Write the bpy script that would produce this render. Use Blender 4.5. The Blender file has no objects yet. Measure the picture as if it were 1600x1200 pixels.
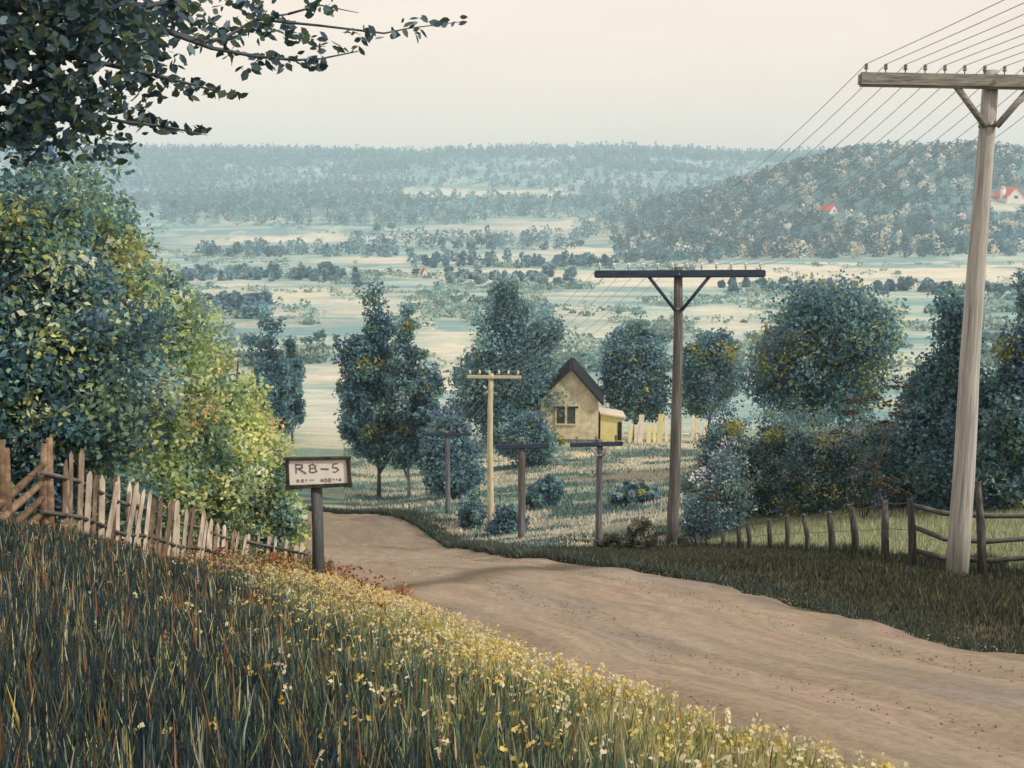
import bpy, bmesh, math, random
import numpy as np
from mathutils import Vector, Matrix

R = math.radians
scene = bpy.context.scene
COL = scene.collection

# ------------------------------------------------------------------ camera
F = 1716.0            # focal length in pixels of the 1600 px wide photograph
PITCH = R(8.95)
cam_d = bpy.data.cameras.new("camera")
cam = bpy.data.objects.new("camera", cam_d)
COL.objects.link(cam)
cam.location = (0, 0, 0)
cam.rotation_euler = (R(90) - PITCH, 0, 0)
cam_d.sensor_width = 36.0
cam_d.lens = 36.0 * F / 1600.0
cam_d.clip_start = 0.05
cam_d.clip_end = 20000
scene.camera = cam

# ------------------------------------------------------------------ light
SUN_DIR = Vector((0.72, -0.40, 0.74)).normalized()      # towards the sun
SUN_EL = math.asin(SUN_DIR.z)
SUN_AZ = math.atan2(SUN_DIR.x, SUN_DIR.y)
world = bpy.data.worlds.new("World")
scene.world = world
world.use_nodes = True
wn = world.node_tree
wn.nodes.clear()
w_out = wn.nodes.new("ShaderNodeOutputWorld")
w_bg = wn.nodes.new("ShaderNodeBackground")
w_sky = wn.nodes.new("ShaderNodeTexSky")
w_sky.sky_type = 'NISHITA'
w_sky.sun_disc = False
w_sky.sun_elevation = SUN_EL
w_sky.sun_rotation = SUN_AZ
w_sky.air_density = 1.0
w_sky.dust_density = 6.0
w_sky.ozone_density = 1.0
w_mix = wn.nodes.new("ShaderNodeMixRGB")
w_mix.inputs[0].default_value = 0.95
# a thin even deck of warm cloud over the clear sky
w_no = wn.nodes.new("ShaderNodeTexNoise")
w_no.inputs["Scale"].default_value = 2.2
w_no.inputs["Detail"].default_value = 6
w_no.inputs["Roughness"].default_value = 0.6
w_tc = wn.nodes.new("ShaderNodeTexCoord")
w_map = wn.nodes.new("ShaderNodeMapping")
w_map.inputs["Scale"].default_value = (1.0, 1.0, 4.0)
w_rmp = wn.nodes.new("ShaderNodeValToRGB")
w_rmp.color_ramp.elements[0].position = 0.35
w_rmp.color_ramp.elements[0].color = (8.2, 6.75, 5.6, 1)
w_rmp.color_ramp.elements[1].position = 0.7
w_rmp.color_ramp.elements[1].color = (9.0, 7.55, 6.35, 1)
wn.links.new(w_tc.outputs["Generated"], w_map.inputs["Vector"])
wn.links.new(w_map.outputs["Vector"], w_no.inputs["Vector"])
wn.links.new(w_no.outputs["Fac"], w_rmp.inputs["Fac"])
wn.links.new(w_sky.outputs["Color"], w_mix.inputs[1])
wn.links.new(w_rmp.outputs["Color"], w_mix.inputs[2])
wn.links.new(w_mix.outputs["Color"], w_bg.inputs["Color"])
w_bg.inputs["Strength"].default_value = 0.131
wn.links.new(w_bg.outputs["Background"], w_out.inputs["Surface"])

sun_d = bpy.data.lights.new("sun", 'SUN')
sun_d.energy = 3.0
sun_d.angle = R(2.5)
sun_d.color = (1.0, 0.9, 0.74)
sun = bpy.data.objects.new("sun", sun_d)
COL.objects.link(sun)
sun.rotation_euler = (-SUN_DIR).to_track_quat('-Z', 'Y').to_euler()

scene.view_settings.view_transform = 'Standard'
scene.view_settings.look = 'None'
scene.view_settings.gamma = 1
scene.view_settings.exposure = 0.0
cy = scene.cycles
cy.max_bounces = 8
cy.diffuse_bounces = 5
cy.transmission_bounces = 3
cy.transparent_max_bounces = 4
cy.volume_bounces = 1
cy.use_denoising = True
try:
    cy.denoiser = 'OPENIMAGEDENOISE'
except Exception:
    pass

# ------------------------------------------------------------------ pixel helpers
CP, SP = math.cos(PITCH), math.sin(PITCH)
def at(px, py, D):
    u = (px - 800.0) / F
    v = (600.0 - py) / F
    return Vector((D * u, D * (CP + SP * v), D * (-SP + CP * v)))
def project(x, y, z):
    d = y * CP - z * SP
    v = (y * SP + z * CP) / d
    return 800 + F * x / d, 600 - F * v, d

# ------------------------------------------------------------------ noise
_rs = np.random.default_rng(7)
_perm = _rs.permutation(1024)
_val = _rs.random(1024)
def vn2(x, y):
    xi = np.floor(x).astype(int); yi = np.floor(y).astype(int)
    xf = x - xi; yf = y - yi
    xf = xf * xf * (3 - 2 * xf); yf = yf * yf * (3 - 2 * yf)
    def h(a, b): return _val[(_perm[(a & 1023)] + b) & 1023]
    a = h(xi, yi); b = h(xi + 1, yi); c = h(xi, yi + 1); d = h(xi + 1, yi + 1)
    return (a * (1 - xf) + b * xf) * (1 - yf) + (c * (1 - xf) + d * xf) * yf
def fbm(x, y, o=4):
    s = 0; a = 0.5; t = 0
    for i in range(o):
        s = s + a * vn2(x, y); t += a
        x = x * 2.03 + 17.3; y = y * 2.03 + 5.1; a *= 0.5
    return s / t

# ------------------------------------------------------------------ terrain height
_py = np.array([-4000, -60, -20, 0, 10, 20, 36, 50, 72, 98, 140, 222, 360, 610, 1200, 1500, 2200, 2700, 3000, 3250, 3600, 4200], float)
_pz = np.array([14, 11, 4, -1.35, -4.0, -6.75, -11.2, -14.7, -18.4, -21.6, -27, -33.5, -35.5, -36, -33, -12, 36, 92, 140, 150, 110, 60], float)
def _pchip_m(x, y):
    h = np.diff(x); d = np.diff(y) / h
    m = np.zeros_like(y)
    for i in range(1, len(x) - 1):
        if d[i - 1] * d[i] > 0:
            w1 = 2 * h[i] + h[i - 1]; w2 = h[i] + 2 * h[i - 1]
            m[i] = (w1 + w2) / (w1 / d[i - 1] + w2 / d[i])
    m[0] = d[0]; m[-1] = d[-1]
    return m
_pm = _pchip_m(_py, _pz)
def prof(y):
    y = np.clip(y, _py[0], _py[-1])
    i = np.clip(np.searchsorted(_py, y) - 1, 0, len(_py) - 2)
    h = _py[i + 1] - _py[i]; t = (y - _py[i]) / h
    return ((1 + 2 * t) * (1 - t) ** 2 * _pz[i] + t * (1 - t) ** 2 * h * _pm[i]
            + t * t * (3 - 2 * t) * _pz[i + 1] + t * t * (t - 1) * h * _pm[i + 1])
XL = (np.array([-30, 0, 5, 7.6, 12.3, 17.5, 30, 46, 54, 60, 68]), np.array([11, 3.2, 1.35, 0.3, -1.25, -3.1, -5.8, -9.6, -13.5, -19.5, -34]))
XR = (np.array([-30, 0, 5, 8.6, 13, 16.2, 19, 21, 23.6, 34, 46, 54, 60, 68]), np.array([16, 7.6, 5.4, 4.25, 4.05, 3.75, 2.9, 1.8, 0.75, -0.8, -3.0, -6.2, -11.5, -25]))
def xl(y): return np.interp(y, *XL)
def xr(y): return np.interp(y, *XR)
def sstep(a, b, x):
    t = np.clip((x - a) / (b - a), 0, 1)
    return t * t * (3 - 2 * t)
def bank(x, y):
    d = np.maximum(xl(y) - x, 0)
    d = 8 * np.tanh(d / 8)
    k = np.interp(y, [-20, 0, 3, 10, 20, 30, 45, 60], [0, 0.03, 0.10, 0.30, 0.30, 0.18, 0.06, 0])
    return k * d
def base_h(x, y):
    return prof(y) + bank(x, y)
CTRL = [  # pixel column, pixel row, depth: where things meet the ground
    (1497, 902, 19.8), (1050, 856, 36), (768, 829, 50), (935, 853, 37), (817, 848, 40), (700, 806, 52),
    (497, 914, 16.5), (100, 850, 12.5), (200, 870, 14.5), (300, 884, 17), (0, 905, 8.5), (0, 1010, 6.2), (200, 940, 9), (350, 965, 9.5), (390, 890, 19.5), (470, 900, 19.2),
    (1385, 883, 20.5), (1250, 868, 25), (1130, 862, 31), (890, 692, 98), (1050, 692, 98), (430, 697, 95), (610, 778, 72),
    (800, 702, 95), (1000, 688, 106), (1100, 690, 105), (1275, 714, 62), (1490, 806, 36), (1590, 803, 34), (1140, 816, 41), (1220, 808, 41), (1300, 804, 39), (1400, 803, 37), (1050, 720, 80), (950, 725, 78),
    (1600, 1030, 9.0), (1200, 922, 17.0), (940, 888, 21.8), (860, 878, 25), (700, 836, 49),
    (520, 797, 62), (620, 950, 13), (740, 1000, 10.3), (950, 770, 60), (850, 770, 62),
]
_cx = []; _cz = []
for (a, b, d) in CTRL:
    p = at(a, b, d)
    _cx.append((p.x, p.y)); _cz.append(p.z - float(base_h(np.array(p.x), np.array(p.y))))
for q in [(-6, 0), (0, 0), (4, 0), (8, 0), (-12, 8), (-20, 20), (-30, 40), (-40, 70), (18, 4), (-3, 4), (2, 3.5), (60, 60), (-60, 100), (70, 100),
          (0, 140), (40, 140), (-40, 140), (30, 20), (0, -15), (5, 7.5), (2.2, 8)]:
    _cx.append(q); _cz.append(0.0)
_cx = np.array(_cx); _cz = np.array(_cz)
def _U(r2): return 0.5 * r2 * np.log(r2 + 1e-9)
def _warp(x, y):      # compress distance so near and far points weigh alike
    s = np.sqrt(x * x + y * y) + 1e-6
    k = np.log1p(s / 8.0) / s * 8.0
    return x * k, y * k
_wx, _wy = _warp(_cx[:, 0], _cx[:, 1])
_n = len(_cz)
_K = _U((_wx[:, None] - _wx[None]) ** 2 + (_wy[:, None] - _wy[None]) ** 2) + np.eye(_n) * 0.02
_P = np.stack([np.ones(_n), _wx, _wy], 1)
_A = np.block([[_K, _P], [_P.T, np.zeros((3, 3))]])
_sol = np.linalg.solve(_A, np.concatenate([_cz, np.zeros(3)]))
def resid(x, y):
    wx, wy = _warp(x, y)
    out = _sol[_n] + _sol[_n + 1] * wx + _sol[_n + 2] * wy
    for i in range(_n):
        out = out + _sol[i] * _U((wx - _wx[i]) ** 2 + (wy - _wy[i]) ** 2)
    fade = (1 - sstep(120, 220, y)) * sstep(-30, -8, y) * (1 - sstep(45, 100, np.abs(x)))
    return out * fade
def height(x, y):
    x = np.asarray(x, float); y = np.asarray(y, float)
    z = base_h(x, y) + resid(x, y)
    far = sstep(150, 500, y)
    z = z + far * 2.5 * (fbm(x / 130.0, y / 130.0, 3) - 0.5)
    rdg = sstep(1500, 2900, y)
    z = z + rdg * 46 * (fbm(x / 620.0 + 3.7, y / 900.0, 3) - 0.5)
    # wooded hill on the right
    hx = sstep(60, 470, x + 0.10 * (y - 1250)) * (1 - 0.25 * sstep(520, 900, x))
    hy = np.exp(-((y - 1300) / 270.0) ** 2)
    z = z + 97 * hx * hy * (0.88 + 0.24 * fbm(x / 150.0 + 9, y / 150.0, 3))
    near = (1 - sstep(100, 300, y))
    z = z + near * 0.10 * (fbm(x / 1.7, y / 1.7, 3) - 0.5)
    return z
def gz(x, y): return float(height(np.array([x]), np.array([y]))[0])
def gpt(px, D):
    """ground point at pixel column px and depth D"""
    x = D * (px - 800.0) / F
    y = D * CP
    for _ in range(8):
        z = gz(x, y)
        y = (D + z * SP) / CP
    return Vector((x, y, gz(x, y)))
def hit(px, row):
    """where the ray through a pixel meets the ground"""
    d = np.concatenate([np.arange(3, 200, 0.5), np.arange(200, 3600, 3.0)])
    u = (px - 800.0) / F; v = (600.0 - row) / F
    x = d * u; y = d * (CP + SP * v); z = d * (-SP + CP * v)
    h = height(x, y)
    k = np.argmax(z <= h)
    return Vector((x[k], y[k], float(h[k]))), d[k]

# ------------------------------------------------------------------ materials
def lin(r, g, b):
    def f(c):
        c /= 255.0
        return c / 12.92 if c <= 0.04045 else ((c + 0.055) / 1.055) ** 2.4
    return (f(r), f(g), f(b))
def new_mat(name):
    m = bpy.data.materials.new(name); m.use_nodes = True
    nt = m.node_tree; nt.nodes.clear()
    o = nt.nodes.new("ShaderNodeOutputMaterial")
    return m, nt, o
def principled(nt, rough=0.7, spec=0.25):
    p = nt.nodes.new("ShaderNodeBsdfPrincipled")
    p.inputs["Roughness"].default_value = rough
    p.inputs["Specular IOR Level"].default_value = spec
    return p
def ramp(nt, cols, pos=None):
    r = nt.nodes.new("ShaderNodeValToRGB")
    el = r.color_ramp.elements
    while len(el) < len(cols): el.new(0.5)
    for i, c in enumerate(cols):
        el[i].position = pos[i] if pos else i / (len(cols) - 1)
        el[i].color = (*c, 1)
    return r
def noise(nt, scale, detail=5, rough=0.6, stretch=None, coord="Object"):
    n = nt.nodes.new("ShaderNodeTexNoise")
    n.inputs["Scale"].default_value = scale
    n.inputs["Detail"].default_value = detail
    n.inputs["Roughness"].default_value = rough
    tc = nt.nodes.new("ShaderNodeTexCoord")
    if stretch:
        mp = nt.nodes.new("ShaderNodeMapping")
        mp.inputs["Scale"].default_value = stretch
        nt.links.new(tc.outputs[coord], mp.inputs["Vector"])
        nt.links.new(mp.outputs["Vector"], n.inputs["Vector"])
    else:
        nt.links.new(tc.outputs[coord], n.inputs["Vector"])
    return n
def bump(nt, src, p, strength=0.3, dist=0.02):
    b = nt.nodes.new("ShaderNodeBump")
    b.inputs["Strength"].default_value = strength
    b.inputs["Distance"].default_value = dist
    nt.links.new(src, b.inputs["Height"])
    nt.links.new(b.outputs["Normal"], p.inputs["Normal"])

def mat_tinted(name, trans=0.3, rough=0.6, nscale=None):
    """plant matter: each leaf or blade carries its own colour"""
    m, nt, o = new_mat(name)
    a = nt.nodes.new("ShaderNodeAttribute"); a.attribute_name = "tint"
    p = principled(nt, rough, 0.2)
    nt.links.new(a.outputs["Color"], p.inputs["Base Color"])
    if trans > 0:
        t = nt.nodes.new("ShaderNodeBsdfTranslucent")
        nt.links.new(a.outputs["Color"], t.inputs["Color"])
        mx = nt.nodes.new("ShaderNodeMixShader"); mx.inputs[0].default_value = trans
        nt.links.new(p.outputs[0], mx.inputs[1]); nt.links.new(t.outputs[0], mx.inputs[2])
        nt.links.new(mx.outputs[0], o.inputs["Surface"])
    else:
        nt.links.new(p.outputs[0], o.inputs["Surface"])
    return m
def mat_wood(name, c0, c1, c2=None, scale=3.0, stretch=(9, 9, 0.8), vary=0.0, rough=0.85):
    m, nt, o = new_mat(name)
    n = noise(nt, scale, 6, 0.65, stretch)
    cols = [c0, c1] if c2 is None else [c0, c1, c2]
    r = ramp(nt, cols, [0.3, 0.7] if c2 is None else [0.3, 0.52, 0.72])
    nt.links.new(n.outputs["Fac"], r.inputs["Fac"])
    p = principled(nt, rough, 0.2)
    out = r.outputs["Color"]
    if vary:
        oi = nt.nodes.new("ShaderNodeObjectInfo")
        hs = nt.nodes.new("ShaderNodeHueSaturation")
        mr = nt.nodes.new("ShaderNodeMapRange")
        mr.inputs["To Min"].default_value = 1 - vary; mr.inputs["To Max"].default_value = 1 + vary
        nt.links.new(oi.outputs["Random"], mr.inputs["Value"])
        nt.links.new(mr.outputs["Result"], hs.inputs["Value"])
        nt.links.new(out, hs.inputs["Color"]); out = hs.outputs["Color"]
    nt.links.new(out, p.inputs["Base Color"])
    bump(nt, n.outputs["Fac"], p, 0.4, 0.01)
    nt.links.new(p.outputs[0], o.inputs["Surface"])
    return m
def mat_plain(name, c0, c1, scale=6.0, rough=0.7, stretch=None, spec=0.25, bmp=0.2, pos=(0.35, 0.68)):
    m, nt, o = new_mat(name)
    n = noise(nt, scale, 6, 0.62, stretch)
    r = ramp(nt, [c0, c1], list(pos))
    nt.links.new(n.outputs["Fac"], r.inputs["Fac"])
    p = principled(nt, rough, spec)
    nt.links.new(r.outputs["Color"], p.inputs["Base Color"])
    if bmp: bump(nt, n.outputs["Fac"], p, bmp, 0.01)
    nt.links.new(p.outputs[0], o.inputs["Surface"])
    return m

M = {}
M['leaf'] = mat_tinted("leaf", 0.42, 0.55)
M['grass'] = mat_tinted("grass_blade", 0.25, 0.6)
M['flower'] = mat_tinted("petal", 0.35, 0.7)
M['bark'] = mat_wood("bark", (0.045, 0.04, 0.035), (0.13, 0.11, 0.09), None, 2.0, (8, 8, 1.2))
M['bark_pale'] = mat_wood("pale_bark", (0.16, 0.17, 0.19), (0.42, 0.43, 0.46), None, 2.0, (3, 3, 3))
M['bark_blue'] = mat_wood("slate_bark", (0.05, 0.07, 0.09), (0.12, 0.14, 0.17), None, 2.0, (8, 8, 1.2))
M['pole_grey'] = mat_wood("weathered_grey_wood", (0.22, 0.215, 0.21), (0.45, 0.445, 0.44), (0.62, 0.615, 0.61), 2.6, (9, 9, 0.35))
M['arm_grey'] = mat_wood("mottled_grey_wood", (0.12, 0.12, 0.115), (0.3, 0.295, 0.28), (0.46, 0.45, 0.43), 2.6, (0.6, 9, 9))
M['pole_brown'] = mat_wood("tarred_brown_wood", (0.06, 0.06, 0.065), (0.155, 0.145, 0.14), (0.28, 0.33, 0.41), 2.4, (10, 10, 0.3))
M['arm_blue'] = mat_wood("tarred_blue_wood", (0.02, 0.03, 0.05), (0.06, 0.09, 0.15), None, 2.6, (0.6, 9, 9))
M['pole_cream'] = mat_wood("cream_painted_wood", (0.36, 0.34, 0.24), (0.7, 0.66, 0.46), None, 2.0, (6, 6, 0.8))
M['pole_slate'] = mat_wood("slate_wood", (0.05, 0.06, 0.075), (0.14, 0.15, 0.17), (0.3, 0.32, 0.36), 2.4, (8, 8, 0.5))
M['picket'] = mat_wood("peeling_picket_wood", (0.10, 0.08, 0.068), (0.25, 0.185, 0.145), (0.66, 0.61, 0.54), 1.6, (7, 7, 1.4), 0.4)
M['picket_pale'] = mat_wood("whitewashed_picket_wood", (0.3, 0.22, 0.17), (0.6, 0.53, 0.46), (0.78, 0.73, 0.66), 1.6, (7, 7, 1.6), 0.25)
M['roundpole'] = mat_wood("brown_round_pole", (0.06, 0.045, 0.035), (0.19, 0.125, 0.085), (0.30, 0.25, 0.19), 2.0, (5, 5, 5), 0.3)
M['post'] = mat_wood("old_fence_post", (0.02, 0.022, 0.024), (0.06, 0.06, 0.06), (0.14, 0.135, 0.13), 2.4, (8, 8, 0.8), 0.3)
M['rail'] = mat_wood("old_fence_rail", (0.06, 0.06, 0.062), (0.18, 0.175, 0.17), None, 2.4, (2, 2, 8), 0.2)
M['wire'] = mat_plain("dull_wire", (0.42, 0.42, 0.43), (0.55, 0.55, 0.56), 8, 0.6, bmp=0)
M['insul'] = mat_plain("grey_porcelain", (0.12, 0.12, 0.11), (0.3, 0.3, 0.28), 8, 0.35, spec=0.5, bmp=0)
M['insul_w'] = mat_plain("white_porcelain", (0.6, 0.6, 0.58), (0.8, 0.8, 0.78), 8, 0.35, spec=0.5, bmp=0)
M['sign_wood'] = mat_wood("dark_sign_frame", (0.02, 0.018, 0.018), (0.1, 0.09, 0.085), None, 4, (2, 2, 2))
M['sign_post'] = mat_wood("slate_sign_post", (0.05, 0.055, 0.06), (0.13, 0.14, 0.15), None, 2, (10, 10, 0.6))
M['sign_board'] = mat_plain("white_sign_paint", (0.7, 0.66, 0.62), (0.88, 0.86, 0.83), 4.0, 0.6, pos=(0.25, 0.5))
M['sign_ink'] = mat_plain("faded_letter_paint", (0.10, 0.10, 0.11), (0.3, 0.3, 0.31), 25, 0.7, bmp=0)
M['plaster'] = mat_plain("cream_plaster", (0.43, 0.38, 0.27), (0.72, 0.66, 0.50), 1.6, 0.85)
M['plaster_y'] = mat_plain("yellow_boards", (0.62, 0.54, 0.2), (0.76, 0.69, 0.44), 1.4, 0.85)
M['roof'] = mat_plain("dark_slate_roof", (0.012, 0.014, 0.024), (0.035, 0.04, 0.058), 3.0, 0.9, spec=0.1)
M['glass'] = mat_plain("dark_window_glass", (0.02, 0.025, 0.028), (0.10, 0.12, 0.11), 1.2, 0.15, spec=0.5, bmp=0)
M['trim'] = mat_plain("pale_trim", (0.5, 0.46, 0.3), (0.7, 0.66, 0.45), 5, 0.7)
M['dark'] = mat_plain("dark_timber", (0.012, 0.012, 0.012), (0.04, 0.036, 0.03), 5, 0.8)
M['board_pale'] = mat_wood("pale_fence_board", (0.55, 0.48, 0.4), (0.76, 0.7, 0.6), None, 1.0, (4, 4, 2), 0.12)
M['board_yellow'] = mat_wood("yellow_fence_board", (0.6, 0.53, 0.24), (0.75, 0.69, 0.42), None, 1.0, (4, 4, 2), 0.12)
M['stone'] = mat_plain("grey_fieldstone", (0.10, 0.10, 0.09), (0.27, 0.26, 0.23), 2.2, 0.9, bmp=0.6)
M['pebble'] = mat_plain("road_pebble", (0.16, 0.13, 0.11), (0.36, 0.31, 0.27), 3.0, 0.9, bmp=0)
M['red_tile'] = mat_plain("red_roof_tile", (0.5, 0.07, 0.05), (0.62, 0.14, 0.1), 1.0, 0.8)
M['white_wall'] = mat_plain("white_limewash", (0.66, 0.63, 0.58), (0.8, 0.78, 0.74), 0.4, 0.85)

# ------------------------------------------------------------------ mesh building
def tag(o, label=None, cat=None, group=None, kind=None):
    if label: o["label"] = label
    if cat: o["category"] = cat
    if group: o["group"] = group
    if kind: o["kind"] = kind
    return o
def empty(name, loc, label=None, cat=None, group=None):
    o = bpy.data.objects.new(name, None)
    o.empty_display_size = 0.3
    COL.objects.link(o); o.location = loc
    return tag(o, label, cat, group)
def link(name, me, mat, parent=None):
    o = bpy.data.objects.new(name, me)
    COL.objects.link(o)
    if mat: me.materials.append(mat)
    if parent:
        o.parent = parent
        # geometry is given in world coordinates: move it into the parent's frame
        me.transform(Matrix.Translation(-Vector(parent_loc(parent))))
    return o
def parent_loc(p):
    v = Vector(p.location)
    while p.parent:
        p = p.parent; v = v + Vector(p.location)
    return v
def np_mesh(name, V, Q, mat, parent=None, tint=None, smooth=False):
    V = np.asarray(V, np.float32); Q = np.asarray(Q, np.int32)
    k = Q.shape[1]
    me = bpy.data.meshes.new(name)
    me.vertices.add(len(V)); me.vertices.foreach_set("co", V.ravel())
    me.loops.add(Q.size); me.loops.foreach_set("vertex_index", Q.ravel())
    me.polygons.add(len(Q)); me.polygons.foreach_set("loop_start", np.arange(0, Q.size, k, dtype=np.int32))
    if smooth: me.polygons.foreach_set("use_smooth", np.ones(len(Q), bool))
    me.update(calc_edges=True)
    if tint is not None:
        a = me.color_attributes.new("tint", 'FLOAT_COLOR', 'POINT')
        c = np.ones((len(V), 4), np.float32); c[:, :3] = tint
        a.data.foreach_set("color", c.ravel())
    return link(name, me, mat, parent)

class MB:
    """collects shapes; build() makes ONE mesh object"""
    def __init__(self): self.bm = bmesh.new()
    def box(self, c, size, rot=None, bev=0.0):
        t = bmesh.new()
        bmesh.ops.create_cube(t, size=1.0)
        bmesh.ops.scale(t, vec=size, verts=t.verts)
        if bev: bmesh.ops.bevel(t, geom=t.edges[:], offset=bev, segments=2, affect='EDGES')
        if rot is not None: bmesh.ops.transform(t, matrix=rot.to_4x4(), verts=t.verts)
        bmesh.ops.translate(t, vec=Vector(c), verts=t.verts)
        self._join(t); return self
    def _join(self, t):
        me = bpy.data.meshes.new("tmp"); t.to_mesh(me); t.free()
        self.bm.from_mesh(me); bpy.data.meshes.remove(me)
    def tube(self, pts, rad, n=8, cap=True, jag=0.0, rng=None):
        bm = self.bm; pts = [Vector(p) for p in pts]
        if not hasattr(rad, '__len__'): rad = [rad] * len(pts)
        rings = []; up = None
        for i, p in enumerate(pts):
            a = pts[max(i - 1, 0)]; b = pts[min(i + 1, len(pts) - 1)]
            d = (b - a).normalized()
            if up is None: up = Vector((0, 1, 0)) if abs(d.y) < 0.9 else Vector((1, 0, 0))
            s = d.cross(up).normalized(); up2 = s.cross(d).normalized(); up = up2
            ring = []
            for k in range(n):
                th = 2 * math.pi * k / n
                r = rad[i] * (1 + (rng.uniform(-jag, jag) if rng else 0))
                ring.append(bm.verts.new(p + s * math.cos(th) * r + up2 * math.sin(th) * r))
            rings.append(ring)
        for i in range(len(rings) - 1):
            for k in range(n):
                f = bm.faces.new((rings[i][k], rings[i][(k + 1) % n], rings[i + 1][(k + 1) % n], rings[i + 1][k]))
                f.smooth = True
        if cap:
            bm.faces.new(rings[0][::-1]); bm.faces.new(rings[-1])
        return self
    def prism(self, poly, y0, y1):
        """polygon in x,z extruded along y"""
        a = [self.bm.verts.new((p[0], y0, p[1])) for p in poly]
        b = [self.bm.verts.new((p[0], y1, p[1])) for p in poly]
        self.bm.faces.new(a); self.bm.faces.new(b[::-1])
        for i in range(len(a)):
            j = (i + 1) % len(a)
            self.bm.faces.new((a[j], a[i], b[i], b[j]))
        return self
    def lathe(self, c, prof, n=12):
        rings = []
        for (r, z) in prof:
            rings.append([self.bm.verts.new((c[0] + r * math.cos(2 * math.pi * k / n), c[1] + r * math.sin(2 * math.pi * k / n), c[2] + z)) for k in range(n)])
        for i in range(len(rings) - 1):
            for k in range(n):
                f = self.bm.faces.new((rings[i][k], rings[i][(k + 1) % n], rings[i + 1][(k + 1) % n], rings[i + 1][k])); f.smooth = True
        self.bm.faces.new(rings[0][::-1]); self.bm.faces.new(rings[-1])
        return self
    def xform(self, m):
        bmesh.ops.transform(self.bm, matrix=m, verts=self.bm.verts); return self
    def build(self, name, mat, parent=None):
        bmesh.ops.recalc_face_normals(self.bm, faces=self.bm.faces)
        me = bpy.data.meshes.new(name); self.bm.to_mesh(me); self.bm.free()
        return link(name, me, mat, parent)

# ------------------------------------------------------------------ plants
def unit(rng, n):
    v = rng.normal(size=(n, 3)); return v / (np.linalg.norm(v, axis=1, keepdims=True) + 1e-9)
def leaf_quads(rng, P, size, col, aspect=0.6, droop=0.0, var=0.4):
    n = len(P)
    nrm = unit(rng, n); nrm[:, 2] += 0.35; nrm /= np.linalg.norm(nrm, axis=1, keepdims=True)
    t = np.cross(nrm, unit(rng, n)); t[:, 2] -= droop
    t /= (np.linalg.norm(t, axis=1, keepdims=True) + 1e-9)
    b = np.cross(nrm, t); b /= (np.linalg.norm(b, axis=1, keepdims=True) + 1e-9)
    L = (size * rng.uniform(1 - var, 1 + var, n))[:, None]; W = L * aspect
    V = np.empty((n, 4, 3), np.float32)
    V[:, 0] = P - t * L * 0.5; V[:, 1] = P + b * W * 0.5 + t * L * 0.08 + nrm * L * 0.06
    V[:, 2] = P + t * L * 0.5; V[:, 3] = P - b * W * 0.5 + t * L * 0.08 + nrm * L * 0.06
    Q = np.arange(n * 4).reshape(n, 4)
    return V.reshape(-1, 3), Q, np.repeat(col, 4, axis=0)
def pick_cols(rng, n, pal, prob, jit=0.22):
    pal = np.array(pal); p = np.array(prob, float); p /= p.sum()
    c = pal[rng.choice(len(pal), n, p=p)]
    return c
def crown(rng, lobes, n_cl, n_leaf, cr, leaf, pal, prob, mixin=0.16, aspect=0.6, shell=0.5, droop=0.1, flat=0.8):
    L = np.array(lobes, float)
    vol = (L[:, 3] * L[:, 4] * L[:, 5]) ** 0.8
    li = rng.choice(len(L), n_cl, p=vol / vol.sum())
    d = unit(rng, n_cl)
    r = rng.random(n_cl) ** shell
    r *= 0.85 + 0.3 * rng.random(n_cl)
    C = L[li, :3] + d * r[:, None] * L[li, 3:6]
    ccol = pick_cols(rng, n_cl, pal, prob)
    cb = rng.uniform(0.62, 1.45, n_cl)
    nl = np.maximum(3, (n_leaf * rng.uniform(0.4, 1.6, n_cl)).astype(int))
    idx = np.repeat(np.arange(n_cl), nl)
    n = len(idx)
    dd = unit(rng, n) * (rng.random((n, 1)) ** 0.42) * rng.uniform(0.7, 1.35, n_cl)[idx][:, None]
    P = C[idx] + dd * np.array([cr, cr, cr * flat]) * 1.45
    col = ccol[idx].copy()
    sw = rng.random(n) < mixin
    col[sw] = pick_cols(rng, int(sw.sum()), pal, prob)
    col = col * (cb[idx] * rng.uniform(0.75, 1.3, n))[:, None]
    V, Q, T = leaf_quads(rng, P, leaf, np.clip(col, 0, 0.9), aspect, droop)
    return V, Q, T, C
def trunk_mb(rng, base, top, r0, C, n_limb, n=7, sink=0.3):
    mb = MB()
    base = Vector(base); top = Vector(top)
    pts = []; rad = []
    sw = Vector((rng.uniform(-1, 1), rng.uniform(-1, 1), 0)) * (top - base).length * 0.03
    for i in range(7):
        t = i / 6
        p = base.lerp(top, t) + sw * math.sin(t * 3.1)
        if i == 0: p.z -= sink
        pts.append(p); rad.append(r0 * (1.25 if i == 0 else 1.0) * (1 - 0.75 * t))
    mb.tube(pts, rad, n)
    if len(C):
        for k in rng.choice(len(C), min(n_limb, len(C)), replace=False):
            e = Vector(C[k]); t = float(np.clip((e.z - base.z) / max(top.z - base.z, 0.1) - rng.uniform(0.15, 0.4), 0.12, 0.95))
            s = base.lerp(top, t) + sw * math.sin(t * 3.1)
            mid = s.lerp(e, 0.5) + Vector((0, 0, 0.08 * (e - s).length))
            rr = r0 * (1 - 0.75 * t) * 0.5
            mb.tube([s, mid, e], [rr, rr * 0.6, rr * 0.25], 5)
    return mb
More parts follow.
